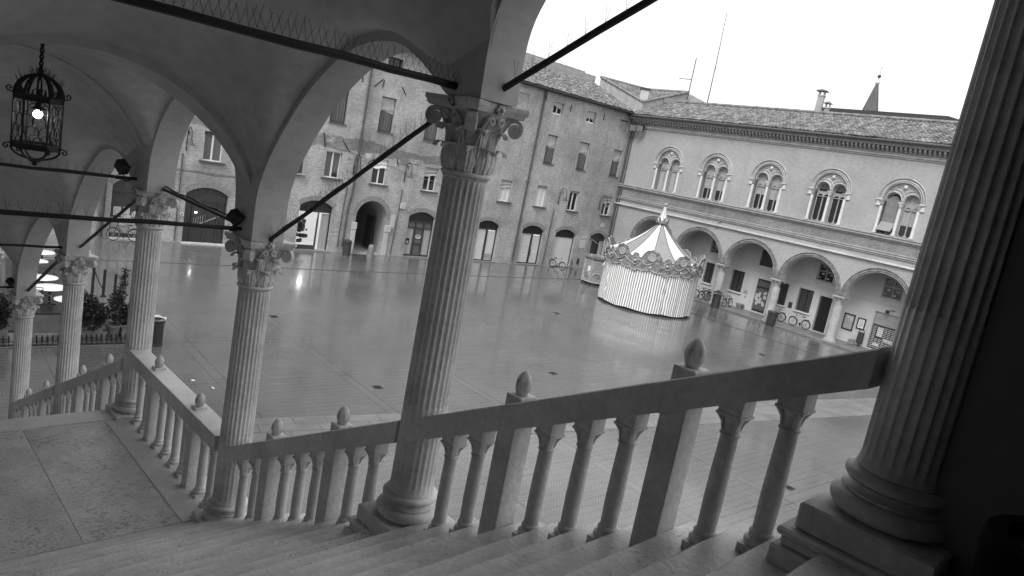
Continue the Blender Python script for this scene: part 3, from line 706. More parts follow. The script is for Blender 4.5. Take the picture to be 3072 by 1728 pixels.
# arcade columns
cap = MB()
prof = [(.25, 0), (.27, .03), (.27, .06), (.23, .08), (.24, .2), (.3, .38), (.40, .52)]
def petal(r, z, a): return r*(1+.10*max(0, sin(z/.55*pi))*cos(8*a))
cap.lathe(prof, 32, (0, 0, 0), rf=petal); cap.box((0, 0, .57), (.86, .86, .09)); cap.box((0, 0, .635), (.74, .74, .05))
for k in range(4):
    a = pi/4+k*pi/2; ctr = Vector((.50*cos(a), .50*sin(a), .43)); t_ = Vector((cos(a), sin(a), 0))
    cap.tube([ctr+t_*(.085*(1-i/16)*cos(i*.75))+Vector((0, 0, .085*(1-i/16)*sin(i*.75))) for i in range(15)], .03, 6)
capm = None
for i in range(5):
    u = AC[i]+2.45
    m = MB(); m.lathe([(.42, 0), (.42, .09), (.45, .12), (.44, .18), (.38, .2), (.40, .25), (.36, .3)], 28, (0, 0, 0)); base = m
    base.tf(Matrix.Translation((u, 0, -.3)) @ Matrix.Rotation(-pi/2, 4, 'X')); b_ = base.build("column_base", M['stone_arc'], arc_p)
    m = MB(); m.lathe([(.345, .29), (.35, 1.0), (.335, 2.2), (.315, 2.78)], 28, (0, 0, 0)); m.tf(Matrix.Translation((u, 0, -.3)) @ Matrix.Rotation(-pi/2, 4, 'X')); m.build("column", M['stone_arc'], arc_p)
    m = MB(); m.v = list(cap.v); m.f = [list(f) for f in cap.f]; m.mi = list(cap.mi)
    m.tf(Matrix.Translation((u, 2.78, -.3)) @ Matrix.Rotation(-pi/2, 4, 'X')); m.build("capital", M['trim'], arc_p)
# twin-arched windows
def smallcol(u, v0, v1, zc=-.02):
    m = MB(); h = v1-v0
    m.box((0, 0, .04), (.27, .27, .08)); m.lathe([(.13, .08), (.14, .12), (.11, .16), (.115, .2), (.1, .23), (.098, h-.48), (.085, h-.42), (.1, h-.40), (.088, h-.38)], 16)
    m.tf(Matrix.Translation((u, v0, zc)) @ Matrix.Rotation(-pi/2, 4, 'X')); return m
def bifora(c, kind):
    VS = 10.5; zf = -.14
    # tympanum plate with the two arched lights
    outer = [(c-1.2, 10.42), (c+1.2, 10.42)]+arc(c, 10.5, 1.2, 0, pi, 22)
    hol = []
    plate_out = [(c-1.21, 10.44)]+[(c-1.08, 10.44)]+arc(c-.6, VS, .48, pi, 0, 12)+[(c-.12, 10.44), (c+.12, 10.44)]+arc(c+.6, VS, .48, pi, 0, 12)+[(c+1.08, 10.44), (c+1.21, 10.44)]+arc(c, 10.5, 1.215, 0, pi, 24)[1:-1]
    tym = fillshape("tympanum", plate_out, [], .22, M['bif'], arc_p, z=zf)
    m = MB()
    for (cx, r, wdt, pr, z0, s0, s1) in ((c, 1.50, .10, .13, 0, 0, 1), (c, 1.34, .16, .07, 0, 0, 1), (c, 1.22, .08, .1, 0, 0, 1), (c-.6, .535, .10, .09, zf, 0, 1), (c+.6, .535, .10, .09, zf, 0, 1), (c, 1.0, .07, .06, zf, .2, .8)):
        m.grid(lambda a, b: (cx+(r+wdt*(.5-b))*cos(pi*(s0+(s1-s0)*a)), VS+(r+wdt*(.5-b))*sin(pi*(s0+(s1-s0)*a)), z0+.004+pr*sin(pi*b)), 32, 4)
    for cx in (c-.6, c+.6):
        m.grid(lambda a, b: (cx+(.74+.09*(.5-b))*cos(pi*(.1+.8*a)), VS+(.74+.09*(.5-b))*sin(pi*(.1+.8*a)), zf+.004+.06*sin(pi*b)), 20, 4)
    arch_ = m.build("archivolt", M['bif'], arc_p)
    m = MB(); m.sphere((c, 11.42, zf+.04), .13, 8, sc=(1, 1, 1.5)); m.tf(Matrix.Identity(4)); m.box((c, 11.56, zf+.04), (.26, .1, .08))
    for sx in (-1, 1):
        m.tube([(c+sx*(.2+.09*(1-i/12)*cos(i*.8)+.008*i), 11.42+.09*(1-i/12)*sin(i*.8), zf+.03) for i in range(12)], .02, 5)
    m.build("carved_shield", M['stone_w'], arc_p)
    # colonnettes with capitals
    for u in (c-1.2, c, c+1.2):
        zc = .02 if u != c else -.08
        smallcol(u, 8.18, 10.42, zc).build("colonnette", M['stone_w'], arc_p)
        m = MB(); m.lathe([(.1, 0), (.12, .1), (.17, .26)], 16, rf=lambda r, z, a: r*(1+.12*cos(6*a))); m.box((0, 0, .3), (.34, .34, .06)); m.tf(Matrix.Translation((u, 10.1, zc)) @ Matrix.Rotation(-pi/2, 4, 'X'))
        m.build("colonnette_capital", M['stone_cap'] if u == c else M['trim'], arc_p)
    for sx in (-1, 1):
        m = MB(); m.box((c+sx*1.38, 10.46, .06), (.36, .07, .26)); m.box((c+sx*1.4, 10.26, .03), (.26, .33, .1)); m.box((c+sx*1.42, 10.06, .04), (.3, .07, .13)); m.build("impost", M['stone_w'], arc_p, smooth=0)
    # recessed lights
    m = MB(); zz_ = -.42
    m.box((c, 9.5, zz_-.35), (2.6, 2.9, .02)); m.build("dim_room", M['dark'], arc_p, smooth=0)
    MB().box((c, 9.55, zz_+.02), (.24, 2.75, .2)).build("mullion", M['frame_g'], arc_p, smooth=0)
    for j, cx in enumerate((c-.6, c+.6)):
        fo = [(cx-.5, 8.2), (cx+.5, 8.2)]+arc(cx, VS, .5, 0, pi, 14)
        hl = []
        for sx in (-1, 1):
            x0, x1 = (cx-.42, cx-.04) if sx < 0 else (cx+.04, cx+.42)
            xm = (x0+x1)/2; r = (x1-x0)/2
            hl.append([(x0, 8.42)]+arc(xm, 8.42, r, pi, 2*pi, 6)[1:-1]+[(x1, 8.42), (x1, 9.98)]+arc(xm, 9.98, r, 0, pi, 8)[1:-1]+[(x0, 9.98)])
        hl.append([(cx-.4, 10.36), (cx+.4, 10.36)]+arc(cx, VS, .41, .0, pi, 12))
        f = fillshape("window", fo, hl, .06, M['frame_g'], arc_p, z=zz_)
        if kind[j] == 'shutter':
            f.name = "shutter_frame"
            m = MB(); m.box((cx, 9.6, zz_+.06), (.96, 1.9, .03)); 
            for q in range(34): m.box((cx, 8.95+q*.055, zz_+.085), (.96-(0 if q < 28 else (q-27)*.1), .034, .03), mat=Matrix.Rotation(.5, 3, 'X'))
            P0, P1 = Vector((cx, 9.0, zz_+.1)), Vector((cx, 8.42, zz_+.62))
            m.bar(P0, P1, .94, .03, (0, .7, .7))
            for q in range(12): pt = P0.lerp(P1, (q+.5)/12); m.box((cx, pt.y, pt.z+.02), (.94, .02, .04), mat=Matrix.Rotation(.75, 3, 'X'))
            m.build("roller_shutter", M['frame_g'], f, smooth=0)
            MB().box((cx, 8.4, zz_-.02), (.94, .5, .02)).build("pane", M['glass'], f, smooth=0)
        else:
            dk, lt = kind[j]
            MB().box((cx, 8.22+dk/2, zz_-.05), (.96, dk, .015)).build("pane", M['glass'], f, smooth=0)
            MB().grid(lambda a, b: (cx-.47+.94*a, 8.22+dk+(10.95-8.22-dk)*b*(1-.25*abs(2*a-1)**3), zz_-.06+.015*sin(a*24)), 24, 2).build("curtain", M['curtain_w'] if lt else M['glass_g'], f)
            MB().box((cx, 10.0, zz_+.012), (.92, .05, .07)).build("transom", M['frame_g'], f, smooth=0)
KINDS = [((.0+.02, 1), (.03, 1)), ((.9, 1), (.85, 1)), ((1.15, 1), (.9, 1)), ((2.3, 0), (2.3, 0)), ('shutter', (.75, 1)), ((.9, 1), (.9, 1))]
for c, k in zip(WC, KINDS): bifora(c, k)
# back of the arcade: wall, floor, ceiling
YW = 2.36                                    # depth of the covered walk
bh = []
GW = [(-39.9, -39.1, 1.33, 3.03), (-37.6, -36.8, 1.33, 3.03), (-34.99, -34.2, 1.33, 3.03), (-32.32, -31.28, 1.33, 3.03), (-28.12, -27.34, 1.33, 3.03), (-26.36, -25.28, 1.3, 3.02)]
for g in GW: bh.append(rect(*g))
bh += [rect(-30.27, -28.86, .2, 2.87), rect(-24.75, -23.78, .16, 2.85), rect(-20.6, -18.98, .16, 2.84), rect(-15.5, -14.2, .16, 2.84)]
UW = [(-35.0, -34.1, 3.92, 5.2, 'x'), (-30.25, -29.1, 3.9, 5.2, 'b'), (-25.4, -24.12, 3.9, 5.2, 'x'), (-20.55, -19.2, 3.9, 5.3, 'x')]
for g in UW: bh.append(rect(*g[:4]))
bw_o = fillshape("arcade_back_wall", [(-44.5, 0), (-9, 0), (-9, 6.3), (-44.5, 6.3)], bh, .3, M['plaster'], arc_p, z=-YW)
m = MB(); m.box((-26.7, 3.4, -YW+.004), (35.4, .025, .012)); m.build("wall_string", M['frame_g'], arc_p, smooth=0)
m = MB(); m.box((-26.7, 6.36, -YW/2-.1), (35.6, .12, YW+.6)); m.build("arcade_ceiling", M['plaster_in'], arc_p, smooth=0)
m = MB()
rs = random.Random(8); u = -41.5
while u < -9:
    w_ = .8+rs.random()*.8
    m.box((u+w_/2, .07, -.02), (w_-.01, .14, .74)); u += w_
m.build("kerb", M['slab'], arc_p, smooth=0, bevel=.015)
m = MB(); m.box((-26.7, .055, -YW/2-.3), (35.4, .11, YW-.1)); m.build("arcade_floor", M['slab'], arc_p, smooth=0)
for (u0, u1, v0, v1) in GW:
    c = (u0+u1)/2; z = -YW-.16; f = MB()
    for u in (u0+.03, u1-.03): f.box((u, (v0+v1)/2, z), (.06, v1-v0, .06))
    f.box((c, (v0+v1)/2, z), (.09, v1-v0, .07)); f.box((c, v1-.03, z), (u1-u0-.12, .06, .06)); f.box((c, v0+.03, z), (u1-u0-.12, .06, .06))
    fo = f.build("window", M['wood_dk'], arc_p, smooth=0)
    MB().box((c, (v0+v1)/2, z-.04), (u1-u0-.06, v1-v0-.06, .01)).build("pane", M['glass_g'], fo, smooth=0)
    g = MB(); zg = -YW+.1
    nx, ny = 7, 11
    for i in range(nx+1): g.box((u0+(u1-u0)*i/nx, (v0+v1)/2, zg), (.02, v1-v0+.04, .02))
    for i in range(ny+1): g.box((c, v0+(v1-v0)*i/ny, zg+.012), (u1-u0+.04, .02, .02))
    g.build("iron_grille", M['iron'], fo, smooth=0)
    MB().box((c, v0-.06, -YW+.05), (u1-u0+.22, .12, .16)).build("sill", M['stone_w'], arc_p, smooth=0)
for (u0, u1, v0, v1, k) in UW:
    c = (u0+u1)/2; z = -YW-.12
    if k == 'b':
        MB().box((c, (v0+v1)/2, z), (u1-u0-.01, v1-v0-.01, .04)).build("blind_window", M['iron_g'], arc_p, smooth=0); continue
    f = MB()
    for u in (u0+.04, c, u1-.04): f.box((u, (v0+v1)/2, z), (.07, v1-v0, .06))
    for v in (v0+.04, v1-.04, (v0+v1)/2+.1): f.box((c, v, z+.003), (u1-u0-.02, .07, .06))
    fo = f.build("window", M['frame_g'], arc_p, smooth=0)
    MB().box((c, (v0+v1)/2, z-.04), (u1-u0-.02, v1-v0-.02, .01)).build("pane", M['glass'], fo, smooth=0)
    g = MB()
    for i in range(5): g.box((u0+.15+i*.22, v0+.25+(i % 3)*.3, z-.02), (.2, .06+.05*(i % 2), .01))
    g.build("hanging_bits", M['paper_g'], fo, smooth=0)
    MB().box((c, v0-.05, -YW+.03), (u1-u0+.12, .1, .1)).build("sill", M['plaster'], arc_p, smooth=0)
# glass office door full of notices
m = MB(); z = -YW-.2
m.box((-30.18, 1.53, z+.05), (.1, 2.66, .2)); m.box((-28.92, 1.53, z), (.1, 2.66, .1)); m.box((-29.5, 2.2, z), (1.3, .1, .1)); m.box((-29.5, .28, z), (1.3, .16, .1)); m.box((-29.5, 2.82, z), (1.3, .08, .1))
dr = m.build("office_door", M['iron'], arc_p, smooth=0)
MB().box((-29.52, 1.5, z-.02), (1.2, 2.6, .02)).build("pane", M['glass_g'], dr, smooth=0)
m = MB(); rs = random.Random(4)
for i in range(16): m.box((-29.95+rs.random()*.85, .75+rs.random()*1.25, z+.004+i*.002), (.14+rs.random()*.12, .12+rs.random()*.2, .002))
m.build("notice", M['paper_g'], dr, smooth=0)
m = MB(); m.box((-30.14, 1.53, -YW-.08), (.25, 2.66, .14)); m.build("door_jamb", M['plaster'], arc_p, smooth=0)
# folding iron gate
m = MB(); z = -YW-.14
for i in range(15):
    u = -24.66+i*.8/14; m.box((u, 1.5, z), (.022, 2.6, .03))
    for j in range(9):
        if i < 14: m.bar((u, .35+j*.28, z), (u+.8/14, .35+j*.28+(.14 if (i+j) % 2 else -.14), z), .014, .014, (0, 0, 1))
for v in (.22, 2.78): m.box((-24.26, v, z), (.86, .05, .04))
gt = m.build("folding_gate", M['iron'], arc_p, smooth=0)
MB().box((-24.26, 1.5, z-.13), (.95, 2.7, .02)).build("gate_backing", M['wood_dk'], gt, smooth=0)
# half-closed shop front with roller shutter
m = MB(); z = -YW-.16
m.box((-19.79, 2.6, z), (1.58, .46, .06)); m.build("shop_fascia", M['frame_g'], arc_p, smooth=0)
m = MB()
for i in range(7): m.box((-19.79, 2.36-i*.065, z-.02), (1.56, .056, .05))
m.build("roller_shutter", M['canvas_g'], arc_p, smooth=0, bevel=.008)
MB().box((-19.79, 1.05, z-.06), (1.58, 1.76, .02)).build("shop_pane", M['glass'], arc_p, smooth=0)
m = MB(); rs = random.Random(6)
for i in range(6):
    for j in range(13):
        if i in (1, 2) and 5 < j < 12: continue
        m.box((-20.42+i*.25, .3+j*.122, z-.04), (.2, .045, .006))
m.box((-20.02, 1.42, z-.035), (.4, .62, .006)); m.box((-19.5, .95, z-.035), (.32, .2, .006)); m.box((-19.2, .92, z-.035), (.26, .2, .006)); m.box((-20.1, .5, z-.035), (.42, .2, .006))
m.build("shop_notice", M['paper_g'], arc_p, smooth=0)
MB().box((-26.85, 1.52, -YW+.02), (.3, .44, .03)).build("meter_cover", M['iron_g'], arc_p, smooth=0)
MB().box((-33.45, 1.18, -YW+.02), (.28, .2, .03)).build("meter_cover", M['iron_g'], arc_p, smooth=0)
m = MB()
for i in range(4): m.box((-30.83, 1.62-i*.075, -YW+.008), (.16+.1*i, .028, .012))
m.build("small_lettering", M['iron_g'], arc_p, smooth=0)
MB().box((-30.75, 1.15, -YW+.02), (.12, .22, .03)).build("bell_plate", M['frame_g'], arc_p, smooth=0)
# roof
slr = Vector((0, .355, -1)).normalized(); nlr = Vector((0, 1, .355)).normalized(); LQ = 6.3
m = MB(); m.add([(-44.0, 14.33, .6), (-9, 14.33, .6), (-9, 14.33+slr.y*LQ, .6+slr.z*LQ), (-44.0-0, 14.33+slr.y*LQ, .6+slr.z*LQ)], [(0, 1, 2, 3)]); m.build("roof_deck", M['tile_dk'], arc_p, smooth=0)
m = MB(); tiles(m, (-44.6, 14.34, .66), (1, 0, 0), slr, nlr, 33, LQ, pitch=.28, row=.46, rng=random.Random(9)); m.build("roof", TM, arc_p, smooth=60)
ry2, rz2 = 14.33+slr.y*LQ, .6+slr.z*LQ
m = MB(); rs = random.Random(1)
for i in range(74): m.tube([(-44.3+i*.46, ry2+.10+rs.random()*.02, rz2), (-43.82+i*.46, ry2+.14+rs.random()*.02, rz2)], [.15, .12], 8)
m.build("ridge_tile", TM[0], arc_p)
m = MB(); m.add([(-44.0, 14.3, rz2*0+.5), (-44.0, ry2, rz2), (-44.0, ry2, rz2-3), (-44.0, 10, rz2-3), (-44.0, 10, .5)], [(0, 1, 2, 3, 4)])
# corner downpipes and conduit
m = MB(); m.tube([(-44.25, 13.9, .5), (-44.28, 13.4, .14), (-44.28, .4, .14)], .085, 10); m.tube([(-44.02, 13.6, .1), (-44.02, 1, .1)], .05, 8)
m.build("downpipe", M['pipe'], arc_p)
m = MB(); m.tube([(-33.0, 6.6, .02), (-33.2, 6.62, .03), (-33.28, 6.45, .03), (-33.35, 6.0, .03)], .02, 5); m.build("cable_stub", M['iron'], arc_p)
# raised corner block between the two roofs
cb = thing("raised_roof_block", "pale raised roof block with tiled valley roof in the corner between both palaces", "roof block", Matrix.Identity(4))
Np, Nb = Vector((-44.62, 51.0, 15.6)), Vector((-44.62, 51.0, 14.6)); A_, Ab = Vector((-50.5, 51.0, 17.6)), Vector((-50.5, 51.0, 16.4))
B_, Bb = Vector((-44.62, 57.2, 17.7)), Vector((-44.62, 57.2, 16.6)); B2, B2b = Vector((-42.2, 57.6, 16.85)), Vector((-42.2, 57.6, 16.5)); Rg = Vector((-50.0, 57.4, 17.75))
m = MB(); m.add([Nb, Np, A_, Ab], [(0, 1, 2, 3)]); m.add([Nb, Bb, B_, Np], [(0, 1, 2, 3)]); m.add([Bb, B2b, B2, B_], [(0, 1, 2, 3)])
m.build("parapet_wall", M['bulged'], cb, smooth=0)
m = MB(); m.box((-44.58, 54.4, 16.45), (.06, 1.3, .5)); m.build("blocked_opening", M['trim'], cb, smooth=0)
m = MB()
def tri_roof(P, Q, R_):
    nrm_ = (Q-P).cross(R_-P).normalized()
    if nrm_.z < 0: nrm_ = -nrm_
    u_ = (Q-P).normalized(); s_ = nrm_.cross(u_)
    if s_.dot(R_-P) < 0: s_ = -s_
    Lq = (Q-P).length; ru, rs_ = (R_-P).dot(u_), (R_-P).dot(s_)
    m.add([P-nrm_*.04, Q-nrm_*.04, R_-nrm_*.04], [(0, 1, 2)], 2)
    def inside(u, s): return 0 <= s <= rs_ and u >= ru*s/rs_-.05 and u <= Lq+(ru-Lq)*s/rs_+.05
    tiles(m, P, u_, s_, nrm_, Lq, rs_, clip=inside, rng=random.Random(3))
tri_roof(A_, Np, Rg); tri_roof(Np, B_, Rg)
m.build("roof", TM, cb, smooth=60)
m = MB()
for P, Q in ((A_, Rg), (Rg, B_), (Np, A_), (Np, B_)):
    n_ = int((Q-P).length/.42)
    for i in range(n_): m.tube([P.lerp(Q, i/n_)+Vector((0, 0, .1)), P.lerp(Q, (i+1.05)/n_)+Vector((0, 0, .13))], [.13, .11], 7)
m.build("ridge_tile", TM[0], cb)
m = MB(); ce = Np+Vector((-.5, .55, .75)); m.box(ce, (.75, .75, 1.05), rz=.75); m.box(ce+Vector((0, 0, .55)), (.95, .95, .16), rz=.75, mi=1); m.build("skylight_box", [M['plaster'], M['iron_g']], cb, smooth=0)
# things on and beyond the roofs
t = thing("television_aerial", "thin television aerial with one side rod, rising beside the raised roof block", "aerial", loc(-42.9, 55, 16.8))
m = MB(); m.tube([(0, 0, 0), (0, 0, 3.7)], .045, 6); m.build("mast", M['iron_g'], t)
m = MB(); m.tube([(-1.45, 0, 1.85), (0, 0, 1.78)], .032, 5); m.tube([(-.9, -.12, 1.83), (-.9, .12, 1.83)], .02, 5); m.tube([(-.5, -.12, 1.83), (-.5, .12, 1.83)], .02, 5); m.build("antenna_rod", M['iron_g'], t)
t = thing("radio_mast", "very tall thin radio mast rising from the ridge, tallest line in the sky", "aerial", loc(-41.35, 56, 16.4))
m = MB(); m.tube([(0, 0, 0), (0, 0, 4), (-.1, 0, 8.4)], [.05, .04, .022], 6); m.build("mast", M['iron_g'], t)
m = MB(); m.lathe([(.07, 0), (.07, .3)], 8); m.lathe([(.05, 3.3), (.05, 3.6)], 8); m.build("clamp", M['iron'], t)
def chimney(x, y, z0, h, wd_, label, nm="chimney"):
    t = thing(nm, label, "chimney", loc(x, y, z0, .3))
    m = MB(); m.box((0, 0, h/2), (wd_, wd_, h)); m.box((0, 0, h-.05), (wd_+.08, wd_+.08, .1)); m.build("stack", M['trim'], t, smooth=0)
    m = MB()
    for sx in (-1, 1):
        for sy in (-1, 1): m.box((sx*wd_*.38, sy*wd_*.38, h+.16), (.1, .1, .32))
    m.build("vent_post", M['plaster'], t, smooth=0)
    m = MB(); w_ = wd_*.95; m.add([(-w_, -w_, h+.32), (w_, -w_, h+.32), (w_, w_, h+.32), (-w_, w_, h+.32), (0, 0, h+.55)], [(0, 1, 4), (1, 2, 4), (2, 3, 4), (3, 0, 4), (3, 2, 1, 0)]); m.build("cap", M['tile'], t, smooth=0)
chimney(-31.68, 58, 15.6, 2.75, .5, "tall pale chimney with a small tiled cap on the arcaded palace's ridge")
chimney(-31.3, 58.7, 15.6, 1.9, .36, "short chimney half hidden behind the tall pale chimney")
t = thing("dark_roof_terrace", "long flat black roof structure beyond the arcaded palace's ridge", "roof", Matrix.Identity(4))
m = MB(); m.box((-30.2, 67, 18.0), (11.2, 2.0, 1.25)); m.build("parapet", M['iron_g'], t, smooth=0)
m = MB(); m.add([(-24.6, 66, 18.62), (-22.5, 66, 18.1), (-22.5, 68, 18.1), (-24.6, 68, 18.62), (-24.6, 66, 17.4), (-22.5, 66, 17.4), (-22.5, 68, 17.4), (-24.6, 68, 17.4)], [(0, 1, 2, 3), (4, 5, 1, 0), (5, 6, 2, 1)]); m.build("sloping_end", M['iron_g'], t, smooth=0)
t = thing("distant_roof", "distant grey roof end just visible beside the dark column, past the black roof", "roof", Matrix.Identity(4))
m = MB(); m.box((-24.0, 90, 20.9), (7, 4, .3)); m.build("roof", M['canvas_g'], t, smooth=0)
m = MB(); m.box((-24.0, 90, 10), (6.4, 3.6, 21.4)); m.build("wall", M['plaster'], t, smooth=0)
t = thing("church_spire", "pointed brick church spire with a ball finial beyond the roofs", "spire", loc(-70.8, 150, 0))
m = MB(); R_ = 2.75
m.lathe([(R_, 24), (1.55, 31.4), (.26, 36.9)], 8, a0=pi/8); m.build("cone", M['spire'], t, smooth=0)
m = MB(); m.lathe([(R_-.1, 0), (R_-.1, 24.02)], 8, a0=pi/8); m.build("drum", M['voussoir'], t, smooth=0)
m = MB(); m.lathe([(.25, 36.7), (.48, 36.95), (.44, 37.3), (.2, 37.5), (.08, 37.75)], 12); m.build("collar", M['stone_w'], t)
m = MB(); m.sphere((0, 0, 38.35), .36, 10); m.tube([(0, 0, 37.6), (0, 0, 40.5)], .05, 6); m.build("ball_finial", M['iron_g'], t)
# floodlights in the corner
for k, (x, lab) in enumerate(((-43.75, "left square floodlight high in the corner where the two palaces meet"), (-42.95, "right square floodlight high in the corner where the two palaces meet"))):
    t = thing("corner_floodlight", lab, "floodlight", loc(x+.1, D-.75, 13.15, .5))
    m = MB(); m.box((0, .12, .02), (.66, .3, .6), mat=Matrix.Rotation(.4, 3, 'X')); m.build("housing", M['iron'], t, bevel=.03)
    m = MB(); m.box((0, -.06, -.04), (.56, .03, .5), mat=Matrix.Rotation(.4, 3, 'X')); m.build("lens", M['lens'], t, smooth=0)
    m = MB(); m.tube([(-.36, .1, 0), (-.36, .3, .4), (.36, .3, .4), (.36, .1, 0)], .03, 6); m.tube([(0, .3, .4), (0, .7, .5)], .035, 6); m.build("bracket", M['iron'], t)
# ================================================================== WALL LAMPS
def wall_lamp(y, label):
    t = thing("wall_lamp", label, "wall lamp", Matrix(((0, 1, 0, L), (-1, 0, 0, y), (0, 0, 1, 0), (0, 0, 0, 1))), "gooseneck lamps along the brick palace")
    # local +y points out from the wall
    m = MB(); m.tube([(0, .07, 5.45), (0, .07, 6.1)], .035, 8)
    pts = [(0, .07, 6.0), (0, .09, 6.35)]+[(0, .48-.4*cos(a), 6.45+.4*sin(a)) for a in [pi*i/14 for i in range(15)]]+[(0, .88, 6.3), (0, .88, 6.15)]
    m.tube(pts, .026, 6)
    m.tube([(0, .36+.16*(1-i/18)*cos(i*.6), 6.5+.16*(1-i/18)*sin(i*.6)) for i in range(16)], .016, 5)
    m.tube([(0, .0, 5.6), (0, .12, 5.6)], .03, 6); m.tube([(0, .0, 6.0), (0, .12, 6.0)], .03, 6)
    m.build("bracket_arm", M['iron'], t)
    m = MB(); m.lathe([(.04, .3), (.06, .26), (.07, .12), (.1, .08), (.16, .03), (.24, -.02), (.25, -.05), (.22, -.05), (.02, .06)], 20, (0, .88, 5.92), cap=False)
    m.build("bell_shade", M['pipe'], t)
    m = MB(); m.sphere((0, .88, 5.9), .07, 8); m.build("bulb", M['lens'], t)
wall_lamp(12.6, "gooseneck wall lamp on the brick palace, left of the window seen through the landing arch")
wall_lamp(23.35, "gooseneck wall lamp on the brick palace beside the downpipe, above the lit shop's right side")
wall_lamp(27.4, "gooseneck wall lamp on the brick palace, above and right of the passage arch")
wall_lamp(42.85, "gooseneck wall lamp between two first-floor windows, above and right of the office door")
wall_lamp(48.0, "gooseneck wall lamp overlapping the last first-floor window before the corner")
# ================================================================== BICYCLES
def bicycle(label, x, y, z, rz, lean=0, basket=False, light=False, group="parked bicycles"):
    t = thing("bicycle", label, "bicycle", Matrix.Translation((x, y, z)) @ Matrix.Rotation(rz, 4, 'Z') @ Matrix.Rotation(lean, 4, 'X'), group)
    R_ = .335
    for cx in (-.53, .53):
        m = MB(); m.tube([(cx+R_*cos(a), 0, R_+.02+R_*sin(a)) for a in [2*pi*i/28 for i in range(28)]], .024, 6, closed=True); wh = m.build("wheel", M['rubber'], t)
        m = MB(); m.tube([(cx+(R_-.035)*cos(a), 0, R_+.02+(R_-.035)*sin(a)) for a in [2*pi*i/24 for i in range(24)]], .010, 5, closed=True)
        for i in range(12): a = pi*i/6; m.tube([(cx, 0, R_+.02), (cx+(R_-.035)*cos(a), 0, R_+.02+(R_-.035)*sin(a))], .003, 3)
        m.tube([(cx, -.05, R_+.02), (cx, .05, R_+.02)], .025, 8); m.build("rim", M['chrome'], wh)
        m = MB(); m.tube([(cx+(R_+.045)*cos(a), 0, R_+.02+(R_+.045)*sin(a)) for a in [.15*pi+ (1.0*pi)*i/12 for i in range(13)]], .02, 5); m.build("mudguard", M['iron_g'], wh)
    fm = M['frame_g'] if light else M['iron']
    hd, bb, st = (.36, 0, .86), (-.08, 0, .3), (-.22, 0, .78)
    m = MB(); m.tube([hd, bb], .018, 6); m.tube([st, bb], .016, 6)
    m.tube([st, hd] if not basket else [(-.16, 0, .58), hd], .016, 6)
    for s_ in (-.05, .05): m.tube([bb, (-.53, s_, .355)], .010, 5); m.tube([st, (-.53, s_, .355)], .009, 5); m.tube([hd, (.41, s_, .7), (.53, s_, .355)], .012, 5)
    m.tube([(.36, 0, .82), (.33, 0, .98)], .015, 6); m.tube([(-.22, 0, .76), (-.25, 0, .9)], .013, 6)
    m.build("frame", fm, t)
    m = MB(); m.tube([(.22, -.27, .95), (.3, -.22, 1.0), (.34, 0, .99), (.3, .22, 1.0), (.22, .27, .95)], .014, 6); m.tube([(.22, -.27, .95), (.1, -.28, .93)], .02, 6); m.tube([(.22, .27, .95), (.1, .28, .93)], .02, 6); m.build("handlebar", M['chrome'], t)
    m = MB(); m.add([(-.4, -.1, .93), (-.4, .1, .93), (-.25, .07, .925), (-.1, .02, .93), (-.1, -.02, .93), (-.25, -.07, .925), (-.38, -.08, .87), (-.38, .08, .87), (-.12, .015, .89), (-.12, -.015, .89)], [(0, 1, 2, 3, 4, 5), (6, 9, 8, 7), (0, 6, 7, 1), (1, 7, 8, 2), (2, 8, 3), (3, 8, 9, 4), (4, 9, 5), (5, 9, 6, 0)]); m.build("saddle", M['rubber'], t)
    m = MB(); m.lathe([(.09, -.015), (.09, .015)], 14); m.tf(Matrix.Translation((-.08, .05, .3)) @ Matrix.Rotation(pi/2, 4, 'X')); m.tube([(-.08, -.09, .3), (-.0, -.1, .16)], .012, 5); m.tube([(-.08, .09, .3), (-.16, .1, .44)], .012, 5); m.box((-.0, -.14, .15), (.09, .09, .025)); m.box((-.16, .15, .44), (.09, .09, .025)); m.build("pedals", M['iron'], t)
    m = MB(); m.box((-.56, 0, .74), (.34, .14, .02)); m.tube([(-.55, 0, .73), (-.53, 0, .4)], .01, 4); m.build("rack", M['iron'], t)
    if basket:
        m = MB()
        def bk(a, b): q = 2*pi*a; return (.52+(.14+.04*b)*cos(q), (.17+.04*b)*sin(q), .78+.24*b)
        m.grid(bk, 20, 5); m.add([bk(i/20, 0) for i in range(20)], [tuple(range(20))]); m.build("basket", M['pot'], t)
bicycle("bicycle by the pale panel door of the brick palace, the left one seen side-on", -43.5, 43.3, 0, .15, .12, light=True)
bicycle("bicycle by the pale panel door of the brick palace, the right one seen nearly end-on", -43.2, 44.75, 0, 2.25, -.1, light=True)
bicycle("bicycle leaning in front of the poster-filled doorway at the palace's left end", -43.95, 9.65, 0, -pi/2, .1)
bicycle("bicycle with a front basket parked at the arcade beside the pointed-top bin", -31.05, 50.6, .12, -1.45, .12, basket=True)
bicycle("bicycle half hidden by the second arcade column, only its rear showing", -27.55, 51.85, .12, pi, .1)
bicycle("bicycle leaning on the arcade wall under the rightmost barred window", -25.5, 51.85, .12, pi, -.1, light=True)
bicycle("bicycle at the left end of the crowded row behind the striped carousel", -33.75, 50.75, .12, -1.9, .1, light=True)
bicycle("bicycle in the middle of the crowded row behind the striped carousel", -33.3, 50.85, .12, -1.75, .14)
bicycle("bicycle nearest the first arcade column in the crowded row by the striped carousel", -32.85, 50.95, .12, -1.6, .1)
